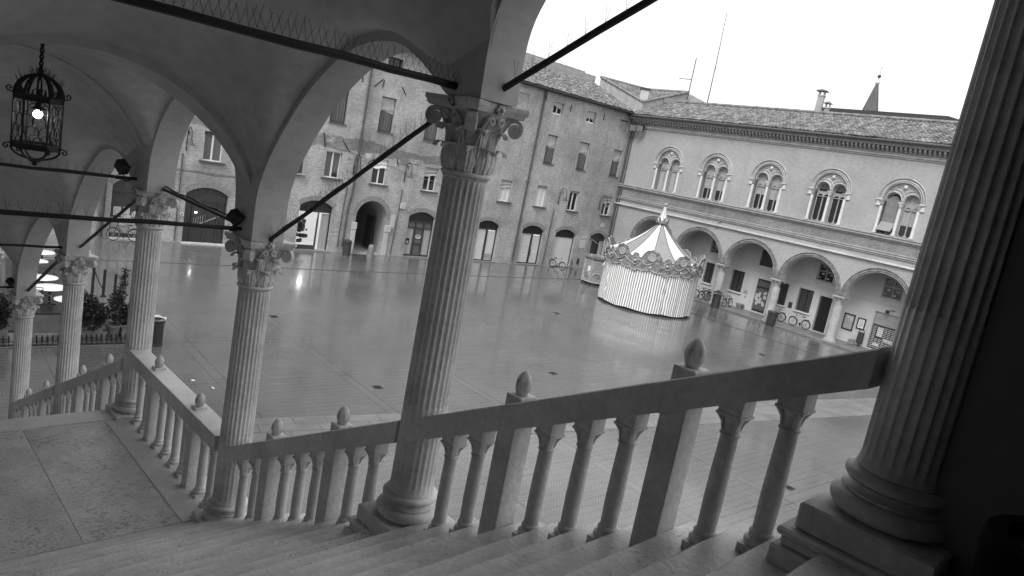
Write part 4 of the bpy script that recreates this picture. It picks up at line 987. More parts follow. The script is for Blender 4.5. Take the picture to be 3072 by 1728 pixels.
# ================================================================== BINS, BOLLARD, NOTICE BOARDS
def round_bin(label, x, y, z, r, h, top='dome', col=None, bag=False):
    t = thing("litter_bin", label, "litter bin", loc(x, y, z))
    c = col or M['iron_g']
    m = MB(); m.lathe([(r*.92, 0), (r*.94, .04), (r*.94, .06), (r*.9, .07), (r*.9, h*.72), (r, h*.74), (r, h*.76), (r*.9, h*.78), (r*.9, h*.84), (r, h*.85), (r, h*.88)], 24); m.build("body", c, t)
    m = MB()
    if top == 'cone':
        for k in range(4): a = pi/4+k*pi/2; m.tube([(r*.85*cos(a), r*.85*sin(a), h*.86), (r*.85*cos(a), r*.85*sin(a), h*1.02)], .03, 6)
        m.lathe([(r*1.02, h*1.0), (r*1.0, h*1.03), (.02, h*1.22)], 24)
    elif top == 'dome':
        m.lathe([(r*.95, h*.88), (r*.97, h*.92), (r*.7, h*1.0), (.02, h*1.04)], 24)
    else: m.lathe([(r*.98, h*.88), (r*1.0, h*.9), (r*.99, h*.93), (r*.8, h*.92), (r*.78, h*.8)], 24, cap=False)
    m.build("lid", c, t)
    if top == 'open':
        MB().lathe([(r*.78, h*.82), (.01, h*.8)], 16, cap=False).build("opening", M['dark'], t)
    if bag:
        m = MB(); rs = random.Random(3)
        m.grid(lambda a, b: (r*(.92+.2*b)*cos(2*pi*a), r*(.92+.2*b)*sin(2*pi*a), h*(.9+.08*b+.03*sin(a*31)*b)), 28, 3); m.build("bag_rim", M['paper'], t)
round_bin("dark cylindrical litter bin at the foot of the downpipes left of the passage arch", -43.9, 23.4, 0, .3, 1.05, 'dome')
round_bin("dark cylindrical litter bin standing on the paving behind the landing's far column", -25.5, 6.85, 0, .27, .98, 'open', bag=True)
round_bin("litter bin with a pointed lid standing against the first arcade column", -31.5, 49.6, .02, .36, 1.15, 'cone')
t = thing("litter_bin", "squat dark bin standing in front of the second arcade column's right side", "litter bin", loc(-26.55, 49.6, .02))
m = MB(); m.box((0, 0, .5), (.56, .5, 1.0)); m.build("body", M['iron_g'], t, bevel=.04)
m = MB(); m.box((0, 0, 1.03), (.62, .56, .08)); m.build("lid", M['pipe'], t, bevel=.03); m = MB(); m.box((0, -.255, .84), (.34, .02, .14)); m.build("opening", M['dark'], t, smooth=0)
t = thing("litter_bin", "tall narrow bin with a rounded hood against the arcade wall below the two notice boards", "litter bin", loc(-20.95, 51.95, .12))
m = MB(); m.box((0, 0, .62), (.36, .3, .8)); m.box((0, 0, .11), (.1, .1, .22)); m.build("body", M['iron_g'], t, bevel=.02)
m = MB(); m.tube([(-.17, 0, 1.02), (-.17, 0, 1.1)]+[(-.17*cos(a), 0, 1.1+.14*sin(a)) for a in [pi*i/10 for i in range(11)]]+[(.17, 0, 1.02)], .025, 6); m.build("hood_hoop", M['iron'], t)
t = thing("stone_block", "small rough stone block on the arcade floor beside the hooded bin", "stone", loc(-21.4, 51.75, .12, .2))
m = MB(); m.box((0, 0, .17), (.42, .34, .34)); m.box((.02, 0, .36), (.3, .28, .06)); m.build("block", M['slab'], t, bevel=.04)
t = thing("flower_pot", "empty wide clay pot at the foot of the arcade wall right of the basket bicycle", "pot", loc(-30.85, 52.1, .12))
m = MB(); m.lathe([(.2, 0), (.3, .3), (.34, .31), (.34, .38), (.29, .38), (.26, .3), (.02, .28)], 20, cap=False); m.build("pot", M['pot'], t)
t = thing("bollard", "short round-topped stone bollard in front of the passage arch", "bollard", loc(-43.7, 25.15, 0))
m = MB(); m.lathe([(.25, 0), (.25, .08), (.23, .1), (.22, .68), (.19, .8), (.12, .88), (.01, .91)], 20); m.build("post", M['slab'], t)
def board(x, z0, z1, w_, label, fill, extra):
    t = thing("notice_board", label, "notice board", Matrix(((1, 0, 0, x), (0, 0, -1, D+2.36), (0, 1, 0, 0), (0, 0, 0, 1))))
    c = (z0+z1)/2; h = z1-z0; m = MB()
    for s_ in (-1, 1): m.box((s_*(w_/2-.035), c, .04), (.07, h, .08)); m.box((0, c+s_*(h/2-.035), .041), (w_-.14, .07, .08))
    m.build("frame", M['iron'], t, smooth=0)
    m = MB(); m.box((0, c, .02), (w_-.12, h-.12, .03)); m.build("backing", fill, t, smooth=0)
    m = MB()
    for (u, v, a, b) in extra: m.box((u, c+v, .04), (a, b, .008))
    m.build("notice", M['paper_g'], t, smooth=0)
board(-22.22, .97, 2.15, .8, "large framed notice board with two small papers, left of the smaller framed board", M['frame_g'], [(-.08, .32, .2, .22), (.17, .28, .18, .3)])
board(-21.32, 1.28, 2.07, .57, "small black-framed board with one white sheet, right of the large notice board", M['paper'], [(0, 0, .3, .5)])
t = thing("wall_spotlight", "small dark spotlight on a bracket above the half-shuttered shop", "lamp", loc(-19.7, D+2.36, 3.0))
m = MB(); m.tube([(.35, 0, .15), (.1, -.15, .14), (0, -.3, .05)], .025, 6); m.lathe([(.1, 0), (.13, .12), (.09, .22)], 14, (-.02, -.32, -.1)); m.build("lamp_head", M['iron'], t)
# ================================================================== CAROUSEL
CX_, CY_ = -31.62, 40.8
car = thing("carousel", "closed carousel wrapped in a striped curtain, with a pale peaked canopy and spire", "carousel", loc(CX_, CY_, 0))
MB().lathe([(3.2, .0), (3.2, .16)], 64).build("platform", M['iron'], car, smooth=0)
NS = 122; m = MB(); rs = random.Random(21); nsub = 2
gath = [(.55, .05), (4.35, .09), (5.75, .07), (2.2, .05), (3.3, .05)]
def cr(a, z):
    r = 3.36+.007*sin(a*NS+.6)+.03*sin(a*17+1.3)*(1-z/3.2)+.014*sin(a*41)
    for ga, gd in gath:
        d_ = (a-ga+pi) % (2*pi)-pi
        r -= gd*.6*math.exp(-(d_/.035)**2)*(1+.6*sin(z*9+ga)); r += .04*math.exp(-(d_/.10)**2)*sin(z*6+a*30)
    return r-.05*(z/3.2)
nz = 16; tot = NS*4
base_ = len(m.v)
vs = []
for i in range(tot):
    a = 2*pi*i/tot
    for j in range(nz+1):
        z = .14+.03*sin(a*9)+3.0*j/nz; r = cr(a, z); sh = .003*sin(z*3+a*11)
        vs.append((r*cos(a+sh), r*sin(a+sh), z))
m.v = vs
for i in range(tot):
    for j in range(nz):
        k = (i+1) % tot; m.f.append([i*(nz+1)+j, k*(nz+1)+j, k*(nz+1)+j+1, i*(nz+1)+j+1]); m.mi.append(0 if (i % 4) < 2 else 1)
m.build("curtain", [M['white'], M['stripe']], car, smooth=70)
m = MB()   # torn dark opening near the top
t_a = math.atan2(-1, -.55)
for q in (0,):
    a = 4.05; m.add([(3.43*cos(a-.03), 3.43*sin(a-.03), 3.1), (3.43*cos(a+.07), 3.43*sin(a+.07), 3.05), (3.43*cos(a+.0), 3.43*sin(a+.0), 2.45)], [(0, 1, 2)])
m.build("curtain_tear", M['dark'], car, smooth=0)
m = MB(); a = 4.08; m.add([(3.46*cos(a+.06), 3.46*sin(a+.06), 2.75), (3.50*cos(a+.1), 3.50*sin(a+.1), 2.5), (3.56*cos(a-.04), 3.56*sin(a-.04), 2.3), (3.46*cos(a-.01), 3.46*sin(a-.01), 2.44)], [(0, 1, 2, 3)]); m.build("torn_flap", M['white'], car, smooth=0)
# canopy with sagging panels, alternating colours
NP = 12; m = MB()
def can(a, b):      # b 0 rim .. 1 top
    r = 3.38*(1-b)+.2*b; z = 3.70+(6.0-3.70)*(b**1.9*.55+b*.45)
    f = abs(((a*NP) % 1)-.5)*2
    return r, z - .06*(1-f)*sin(pi*b)
seg = NP*6
vs = []
for i in range(seg):
    for j in range(13): r, z = can(i/seg, j/12); q = 2*pi*i/seg+.1; vs.append((r*cos(q), r*sin(q), z))
m.v = vs
for i in range(seg):
    for j in range(12): k = (i+1) % seg; m.f.append([i*13+j, k*13+j, k*13+j+1, i*13+j+1]); m.mi.append(0 if (i//6) % 2 else 1)
m.build("canopy", [M['white'], M['canvas_g']], car, smooth=25)
m = MB()
for i in range(NP): 
    q = 2*pi*i/NP+.1; m.tube([((can(0, j/8)[0])*cos(q), can(0, j/8)[0]*sin(q), can(0, j/8)[1]+.015) for j in range(9)], .022, 5)
m.build("canopy_seam", M['pipe'], car)
# carved rounding boards: large crested shields alternating with small cartouches
NB = 10
def topz(a):
    f = (a*NB/(2*pi)) % 1; d_ = abs(f-.5)*2
    big = max(0, 1-(d_/.62)**2)**.6; small = max(0, 1-((1-d_)/.22)**2)**.5
    return 3.72+.62*big*(1+.05*cos(f*38))+.26*small+.012*sin(a*97)
def botz(a):
    f = (a*NB/(2*pi)) % 1; return 3.05-.16*abs(sin(2*pi*f))**.7-.22*max(0, 1-(min(f, 1-f)/.12)**2)+.02*sin(a*83)
m = MB(); seg = NB*36; vs = []; nj = 10
for i in range(seg):
    a = 2*pi*i/seg
    for j in range(nj+1):
        b = j/nj; z = botz(a)+(topz(a)-botz(a))*b
        r = 3.42+.03*b+.14*b*b*max(0, (topz(a)-3.8))+.045*sin(a*53+z*9)*sin(z*17+a*20)+.03*sin(a*120+z*30)
        vs.append((r*cos(a), r*sin(a), z))
m.v = vs
for i in range(seg):
    for j in range(nj): k = (i+1) % seg; m.f.append([i*(nj+1)+j, k*(nj+1)+j, k*(nj+1)+j+1, i*(nj+1)+j+1]); m.mi.append(0)
m.build("rounding_board", M['gilt'], car, smooth=60)
m = MB()
m.tube([(3.46*cos(a)+.14*max(0, topz(a)-3.8)*cos(a), 3.46*sin(a)+.14*max(0, topz(a)-3.8)*sin(a), topz(a)) for a in [2*pi*i/seg for i in range(seg)]], .028, 5, closed=True)
m.tube([(3.45*cos(a), 3.45*sin(a), botz(a)) for a in [2*pi*i/seg for i in range(seg)]], .03, 5, closed=True)
m.tube([(3.48*cos(a), 3.48*sin(a), 3.42+.13*sin(a*NB*2)) for a in [2*pi*i/seg for i in range(seg)]], .03, 5, closed=True)
for k in range(NB):
    a = 2*pi*(k+.5)/NB
    for s_ in (-1, 1):
        m.tube([((3.50)*cos(a+s_*(.13+.06*(1-i/14)*cos(i*.7))), 3.50*sin(a+s_*(.13+.06*(1-i/14)*cos(i*.7))), 3.85+.19*(1-i/14)*sin(i*.7)) for i in range(14)], .022, 5)
    a2 = 2*pi*k/NB
    m.tube([(3.50*cos(a2+.06*cos(q)), 3.50*sin(a2+.06*cos(q)), 3.45+.26*sin(q)) for q in [2*pi*i/14 for i in range(14)]], .025, 5, closed=True)
    m.sphere((3.48*cos(a2), 3.48*sin(a2), 3.45), .1, 6); m.sphere((3.46*cos(a), 3.46*sin(a), 3.15), .09, 6)
m.build("scrollwork", M['gilt_lt'], car)
for k in range(NB):
    a = 2*pi*(k+.5)/NB; m = MB()
    ov = [(3.53*cos(a+.07*cos(q)), 3.53*sin(a+.07*cos(q)), 3.84+.22*sin(q)) for q in [2*pi*i/20 for i in range(20)] for q_z in (sin(q)*.5,)]
    m.add(ov, [tuple(range(20))]); m.tube(ov, .035, 5, closed=True, mi=1); m.build("painted_medallion", [M['booth'], M['gilt_lt']], car)
m = MB(); m.lathe([(.40, 6.0), (.46, 6.1), (.44, 6.22)], 24); 
for k in range(10):
    a = 2*pi*k/10; m.add([(.44*cos(a-.25), .44*sin(a-.25), 6.1), (.44*cos(a+.25), .44*sin(a+.25), 6.1), (.56*cos(a+.1), .56*sin(a+.1), 6.4), (.6*cos(a), .6*sin(a), 6.5), (.56*cos(a-.1), .56*sin(a-.1), 6.4)], [(0, 1, 2, 3, 4)])
m.build("crown_ring", M['gilt'], car)
m = MB(); m.lathe([(.36, 6.12), (.26, 6.35), (.17, 6.65), (.12, 6.95), (.09, 7.2)], 16, rf=lambda r, z, a: r*(1+.06*cos(8*a)))
m.build("spire", M['white'], car)
for k in range(8):
    a = 2*pi*k/8; pts = []
    for j in range(37): b = j/36; r = .36*(1-b)**1.4+.09*b+.02; pts.append((r*cos(a), r*sin(a), 6.14+1.04*b))
    MB().tube(pts, [.012+.016*abs(sin(pi*j/3)) for j in range(37)], 6).build("bead_string", M['gilt_lt'], car)
m = MB(); m.sphere((0, 0, 7.34), .16, 10); m.build("ball_finial", M['canvas_g'], car)
# ticket booth
bt = thing("ticket_booth", "six-sided decorated ticket booth standing left of the striped carousel", "ticket booth", loc(-38.2, 42.35, 0, -.12))
m = MB(); m.lathe([(1.02, .16), (1.08, .2), (1.02, .26), (1.0, 2.0)], 6); m.build("body", M['booth'], bt, smooth=0)
m = MB(); m.lathe([(1.0, 2.0), (1.16, 2.08), (1.18, 2.24), (1.05, 2.26), (.9, 2.1)], 6, cap=False); m.build("cornice", M['gilt'], bt, smooth=0)
m = MB(); m.lathe([(.93, 2.05), (.01, 2.05)], 6, cap=False); m.build("top_sheet", M['dark'], bt, smooth=0)
m = MB()
for k in range(6): a = 2*pi*k/6; m.tube([(1.0*cos(a), 1.0*sin(a), .2), (1.0*cos(a), 1.0*sin(a), 2.1)], .05, 6)
for k in range(6):
    a = 2*pi*(k+.5)/6; rr_ = 1.0*cos(pi/6)+.02; n_ = Vector((cos(a), sin(a), 0)); t_ = Vector((-sin(a), cos(a), 0)); c0 = n_*rr_
    m.tube([c0+t_*(.36*cos(q))+Vector((0, 0, .66+.3*sin(q))) for q in [2*pi*i/24 for i in range(24)]], .035, 5, closed=True)
    for (u0, v0, u1, v1) in ((-.36, 1.12, -.36, 1.85), (.36, 1.12, .36, 1.85), (-.36, 1.85, .36, 1.85), (-.36, 1.12, .36, 1.12)): m.tube([c0+t_*u0+Vector((0, 0, v0)), c0+t_*u1+Vector((0, 0, v1))], .022, 5)
m.build("moulding", M['gilt_lt'], bt)
m = MB()
for k in range(6):
    a = 2*pi*(k+.5)/6; rr_ = 1.0*cos(pi/6)+.012; n_ = Vector((cos(a), sin(a), 0)); t_ = Vector((-sin(a), cos(a), 0))
    R3 = Matrix((t_, n_, Vector((0, 0, 1)))).transposed(); m.box(n_*rr_+Vector((0, 0, 1.48)), (.7, .02, .7), mat=R3)
    m.add([n_*(rr_+.006)+t_*(.33*cos(q))+Vector((0, 0, .66+.27*sin(q))) for q in [2*pi*i/20 for i in range(20)]], [tuple(range(20))], 1)
m.build("painted_panel", [M['canvas_g'], M['gilt']], bt, smooth=0)
m = MB(); a = 2*pi*(4.5)/6; rr_ = 1.0*cos(pi/6)+.04; n_ = Vector((cos(a), sin(a), 0)); t_ = Vector((-sin(a), cos(a), 0)); R3 = Matrix((t_, n_, Vector((0, 0, 1)))).transposed(); m.box(n_*rr_+t_*.22+Vector((0, 0, 1.25)), (.26, .01, .42), mat=R3); m.build("notice", M['paper'], bt, smooth=0)
m = MB()
for k in range(6): a = 2*pi*k/6; m.tube([(.9*cos(a), .9*sin(a), 0), (.9*cos(a), .9*sin(a), .18)], .07, 8)
m.build("foot", M['iron'], bt)
m = MB(); m.tube([(-.1, 0, 2.2), (-.5, .3, 3.1), (-1.9, -1.0, 3.9)], .015, 5); m.tube([(.9, -.3, 2.22), (-.1, 0, 2.3), (-.9, .2, 2.2)], .03, 5); m.build("cable", M['frame_g'], bt)
# ================================================================== CAFE CORNER AT THE LEFT
m = MB()
for i in range(27): m.box((-27.35-i*.41, 3.6, .02), (.40, 4.7, .04))
M['dark_board'] = G("dark_wet_board", .022, .4, .3, 2, 20, .15)
tag(m.build("dark_ground_boards", M['dark_board'], smooth=0), kind='structure')  # dark boards added to darken the ground under the tables
def leaves(mb, c, rad, n, size, rs, lt=.2):
    for _ in range(n):
        while True:
            p = Vector((rs.uniform(-1, 1), rs.uniform(-1, 1), rs.uniform(-1, 1)))
            if .25 < p.length < 1: break
        p = Vector((p.x*rad[0], p.y*rad[1], p.z*rad[2]))+Vector(c)
        d_ = Vector((rs.gauss(0, 1), rs.gauss(0, 1), rs.gauss(.2, .7))).normalized(); q = d_.orthogonal().normalized(); s_ = size*rs.uniform(.6, 1.3)
        mb.add([p, p+d_*s_*.5+q*s_*.28, p+d_*s_, p+d_*s_*.5-q*s_*.28], [(0, 1, 2, 3)], 1 if rs.random() < lt else 0)
def shrub(label, x, y, z0, lumps, trunk, n=1000, size=.11, group=None, seed=1):
    t = thing("potted_shrub", label, "shrub", loc(x, y, z0), group); rs = random.Random(seed); m = MB()
    for c, rad in lumps: leaves(m, c, rad, int(n*rad[0]*rad[2]/.12), size, rs)
    m.build("foliage", [M['leaf'], M['leaf_lt']], t, smooth=0)
    m = MB()
    for tr in trunk: m.tube(tr, [.025-.018*i/(len(tr)-1) for i in range(len(tr))], 5)
    m.build("stem", M['bark'], t)
PX = -26.6
def trough(label, y0, y1, h=.42):
    t = thing("planter", label, "planter", loc(PX, (y0+y1)/2, 0)); m = MB(); w_ = y1-y0
    m.box((0, 0, h/2), (.5, w_, h)); m.box((0, 0, h-.03), (.56, w_+.06, .06)); m.build("trough", M['trough'], t, bevel=.015)
    MB().box((0, 0, h-.005), (.46, w_-.06, .03)).build("soil", M['bark'], t, smooth=0)
trough("long pale trough planter between the two lower-flight columns, under the dense shrub", 4.55, 5.4)
trough("pale trough planter at the picture's left edge under a dark shrub", 1.6, 2.75)
trough("pale trough planter partly hidden behind the landing's far column", 5.98, 6.6)
t = thing("planter", "round clay pot holding the tall thin plant, right of the long trough", "planter", loc(PX+.1, 5.75, 0))
m = MB(); m.lathe([(.15, 0), (.22, .36), (.25, .37), (.25, .44), (.2, .44), (.18, .38)], 20, cap=False); m.build("pot", M['pot'], t); MB().lathe([(.19, .39), (.01, .4)], 16, cap=False).build("soil", M['bark'], t)
shrub("dense dark flowering shrub in the long trough, between the two lower-flight columns", PX, 4.95, .4, [((0, -.2, .5), (.4, .42, .42)), ((.05, .22, .42), (.4, .4, .4)), ((0, 0, .8), (.3, .3, .25)), ((.2, .0, .1), (.3, .5, .22))], [[(0, -.2, 0), (0, -.22, .5)], [(0, .2, 0), (0, .25, .5)]], seed=2)
shrub("tall thin wispy plant rising from the round clay pot beside the trough", PX+.1, 5.78, .4, [((0, 0, .5), (.3, .3, .45)), ((0, .08, 1.05), (.18, .2, .4)), ((0, .16, 1.6), (.1, .12, .3)), ((0, -.1, .9), (.16, .16, .3)), ((0, .2, 1.95), (.07, .08, .12))], [[(0, 0, 0), (0, .04, .8), (0, .16, 1.95)], [(0, 0, 0), (0, -.1, .9)]], n=620, size=.1, seed=3)
shrub("dark shrub with small pale flowers in the trough at the picture's left edge", PX, 2.2, .4, [((0, -.2, .45), (.45, .45, .45)), ((.05, .25, .55), (.4, .38, .5)), ((.2, .1, .1), (.3, .5, .2))], [[(0, -.2, 0), (0, -.2, .5)], [(0, .2, 0), (0, .25, .6)]], seed=4)
shrub("small dark shrub in the trough half hidden behind the landing's far column", PX, 6.3, .4, [((0, 0, .35), (.32, .32, .4)), ((0, .1, .8), (.16, .16, .3))], [[(0, 0, 0), (0, .05, .7)]], seed=5)
def rack(label, y0, y1):
    t = thing("hoop_edging", label, "edging rail", loc(-25.6, 0, 0)); m = MB()
    m.tube([(0, y0, .05), (0, y1, .05)], .03, 6); m.tube([(-.12, y0, .12), (-.12, y1, .12)], .018, 6); m.build("rail", M['iron_g'], t)
    n_ = int((y1-y0)/.145); m = MB()
    for i in range(n_):
        y = y0+.07+i*.145; m.tube([(.02, y, .05), (.02, y, .22)]+[(.02-.09+.09*cos(a), y, .24+.09*sin(a)) for a in [pi*k/6 for k in range(7)]]+[(-.16, y, .08)], .016, 5)
    m.build("hoop", M['iron'], t)
    MB().box((.16, (y0+y1)/2, .02), (.07, y1-y0+.1, .04)).build("curb_strip", M['slab'], t, smooth=0)
rack("low iron hoop edging in front of the long trough, between the two lower-flight columns", 4.6, 6.05)
rack("low iron hoop edging at the picture's left edge, ending in a tall bent hoop", .9, 4.25)
t = thing("bent_hoop", "taller bent iron tube hoop closing the left hoop edging", "hoop", loc(-25.65, 4.15, 0))
m = MB(); m.tube([(0, 0, 0), (0, .02, .4)]+[(0, .14-.12*cos(a), .42+.12*sin(a)) for a in [pi*k/8 for k in range(9)]]+[(0, .27, .1), (0, .28, 0)], .035, 8); m.build("hoop", M['iron_g'], t)
t = thing("low_screen", "plain low grey screen panel behind the hoop edging, with a dark top rail", "screen", loc(-26.75, 3.75, 0))
m = MB(); m.box((0, 0, .38), (.04, 1.5, .6)); m.build("panel", M['trough'], t, smooth=0); m = MB(); m.tube([(0, -.8, .74), (0, .78, .74)], .03, 6); m.box((0, -.72, .37), (.05, .05, .74)); m.box((0, .72, .37), (.05, .05, .74)); m.build("top_rail", M['iron'], t)
def post(label, x, y, h):
    t = thing("chain_post", label, "post", loc(x, y, 0)); m = MB(); m.lathe([(.11, 0), (.11, .04), (.055, .06), (.055, h-.05), (.07, h-.03), (.03, h)], 12); m.build("shaft", M['iron'], t); return t
post("tallest and leftmost of the dark thin posts on the paving beyond the shrubs", -31.7, 6.0, 1.5)
post("middle one of the dark thin posts on the paving beyond the shrubs", -31.8, 6.42, 1.15)
post("rightmost and shortest of the dark thin posts on the paving beyond the shrubs", -31.9, 6.85, .95)
post("dark thin post standing among the planters close to the landing's far column", -26.7, 5.98, 1.35)
t = thing("chain", "thin chain sagging between the two taller dark posts", "chain", Matrix.Identity(4)); m = MB(); m.tube([(-31.7-.1*i/8, 6.0+.42*i/8, 1.1-.9*(i/8)+.1*(1-sin(pi*i/8))) for i in range(9)], .02, 5); m.build("links", M['iron'], t)
def cafe_table(label, x, y, r=.5):
    t = thing("cafe_table", label, "table", loc(x, y, 0), "white round cafe tables"); m = MB(); m.lathe([(r-.02, .72), (r, .728), (r, .745), (r-.02, .752)], 40); m.build("tabletop", M['white_m'], t)
    m = MB(); m.tube([(0, 0, .05), (0, 0, .72)], .035, 10); m.build("column", M['iron'], t)
    for k in range(3): a = 2*pi*k/3; m = MB(); m.tube([(0, 0, .1), (.2*cos(a), .2*sin(a), .06), (.32*cos(a), .32*sin(a), .02)], .022, 6); m.build("foot", M['iron'], t)
cafe_table("white round cafe table, the widest one showing and partly covered by the nearer lower column", -30.25, 4.35, .55)
cafe_table("white round cafe table directly beyond the widest one, crossed by a tie rod", -31.75, 4.3, .52)
cafe_table("white round cafe table lowest in view, mostly hidden by the nearer lower column", -28.6, 4.75, .5)
cafe_table("small-looking white round cafe table far off, just showing past the arch pier", -34.6, 4.35, .5)
cafe_table("farthest white round cafe table, tiny and tilted-looking above the others", -36.4, 4.85, .5)
ch0 = None
def chair(label, x, y, rz):
    t = thing("cafe_chair", label, "chair", loc(x, y, 0, rz), "metal cafe chairs around the tables")
    m = MB()
    for i in range(6): m.box((-.18+i*.072, 0, .45), (.055, .4, .018))
    m.build("seat", M['iron_g'], t, smooth=0)
    m = MB()
    for s_ in (-.2, .2): m.tube([(-.2, s_, .44), (-.26, s_, .86)], .014, 6)
    m.tube([(-.26, -.2, .86), (-.29, 0, .9), (-.26, .2, .86)], .014, 6)
    for k in range(4): m.tube([(-.21-.012*k, -.19, .55+.075*k), (-.22-.012*k, 0, .56+.075*k), (-.21-.012*k, .19, .55+.075*k)], .012, 5)
    m.build("backrest", M['pipe'], t)
    m = MB()
    for s_ in (-.23, .23): m.tube([(-.22, s_, .66), (.1, s_, .66), (.2, s_, .6)], .014, 6)
    m.build("armrest", M['pipe'], t)
    for sx in (-.2, .2):
        for sy in (-.2, .2): m = MB(); m.tube([(sx, sy, .45), (sx*1.15, sy*1.1, 0)], .014, 6); m.build("leg", M['pipe'], t)
chair("metal cafe chair with its back to the stairs, in front of the lowest-seen table", -27.75, 4.55, pi)
chair("metal cafe chair left of the widest white table", -30.1, 3.5, pi/2)
chair("metal cafe chair between the lowest table and the widest table", -29.35, 4.0, .5)
chair("metal cafe chair beyond the table crossed by the tie rod", -32.7, 4.5, 0)
chair("metal cafe chair beside the small-looking far table", -33.8, 4.7, 2.6)
chair("metal cafe chair among the farthest tables, right of the arch pier", -35.6, 4.3, 1)
t = thing("closed_parasol", "folded pale parasol at the picture's left edge beyond the lowest arch", "parasol", loc(-29.6, 2.75, 0))
m = MB(); m.tube([(0, 0, 0), (0, 0, 2.9)], .03, 8); m.build("pole", M['frame_w'], t)
m = MB(); m.lathe([(.12, .85), (.15, 1.2), (.12, 1.9), (.19, 1.95), (.17, 2.1), (.07, 2.6), (.03, 2.85)], 32, rf=lambda r, z, a: r*(1+.16*cos(8*a+z))); m.build("canopy", M['canvas_g'], t)
m = MB(); m.box((0, 0, .04), (.4, .4, .08)); m.build("base", M['trough'], t, bevel=.02)
# ================================================================== THE COVERED STAIRCASE (own axes: e1 up the stairs, e2 out to the square)
MS = Matrix.Translation((0, 0, H)) @ Matrix.Rotation(radians(4.19), 4, 'Z')
RUN, RISE = .2944, .1478
F1, ZL = -7.08, -4.67           # first riser above the landing, landing level
F2 = -10.80                     # landing's far nosing
ZT = ZL+22*RISE
EI, EO = .05, 3.72              # inner wall, outer edge of the steps
st = thing("staircase", "wide pale stone staircase with a pitted landing, descending under the vaults", "staircase", MS)
def stepmesh(x0, x1, z, seed):
    """one tread: rounded nosing towards the lower side, slight wear"""
    m = MB(); rs = random.Random(seed); prof = [(x0+.01, z-.145), (x0-.0, z-.05), (x0-.035, z-.045), (x0-.045, z-.02), (x0-.035, z-.004), (x0-.015, z), (x1+.02, z), (x1+.02, z-.145)]
    n = 16; vs = []
    for j in range(n+1):
        e = EI+(EO-EI)*j/n; wv = -.006*max(0, 1-((e-1.75)/1.3)**2)+rs.uniform(-.0012, .0012)
        vs += [(x+(rs.uniform(-.003, .003) if x < x0 else 0), e, zz+(wv if zz > z-.06 else 0)) for x, zz in prof]
    k = len(prof); fs = [(j*k+i, j*k+(i+1) % k, (j+1)*k+(i+1) % k, (j+1)*k+i) for j in range(n) for i in range(k)]
    fs += [tuple(range(k)), tuple(n*k+i for i in range(k))[::-1]]
    m.add(vs, fs); return m
for k in range(1, 23):
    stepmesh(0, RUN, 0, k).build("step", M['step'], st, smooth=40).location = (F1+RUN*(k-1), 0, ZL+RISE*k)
for k in range(1, 27):
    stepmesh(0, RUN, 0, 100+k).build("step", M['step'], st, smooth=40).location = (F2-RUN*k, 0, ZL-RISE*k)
for y0, y1 in ((EI, 2.088), (2.096, 3.064)):
    m = MB(); m.box((0, 0, -.06), (3.0, y1-y0, .12)); m.build("landing_slab", M['landing'], st, smooth=0, bevel=.004).location = ((-10.44-7.42)/2, (y0+y1)/2, ZL)
m = MB(); m.box(((-10.44-7.42)/2, (3.075+EO)/2, ZL-.058), (3.0, EO-3.08, .124)); m.box(((F2-10.455)/2-.02, (EI+EO)/2, ZL-.057), (-10.455-F2+.04, EO-EI, .126)); m.box(((-7.412+F1)/2+.02, (EI+EO)/2, ZL-.059), (F1+7.412+.04, EO-EI, .122)); m.build("landing_border", M['step_plain'], st, smooth=0, bevel=.008)
m = MB()
pts = [(F1, ZL-.1), (F1+22*RUN, ZT-.16), (F1+22*RUN, -8.6), (F2-26*RUN, -8.6), (F2-26*RUN, ZL-26*RISE-.1), (F2-.05, ZL-.2), (F2, ZL-.13), (F1-.05, ZL-.135)]
n_ = len(pts); m.add([(x, EI, z) for x, z in pts]+[(x, EO-.06, z) for x, z in pts], [tuple(range(n_)), tuple(range(2*n_-1, n_-1, -1))]+[(i, (i+1) % n_, (i+1) % n_+n_, i+n_) for i in range(n_)])
m.build("stair_body", M['brick_new'], st, smooth=0)
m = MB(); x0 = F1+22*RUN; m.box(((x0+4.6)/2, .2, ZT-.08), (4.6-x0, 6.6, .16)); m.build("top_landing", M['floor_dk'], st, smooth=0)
m = MB(); m.box(((-10.44-7.42)/2, (EI+3.1)/2, ZL-.066), (3.08, 3.06, .124)); m.build("mortar_bed", M['mortar'], st, smooth=0)
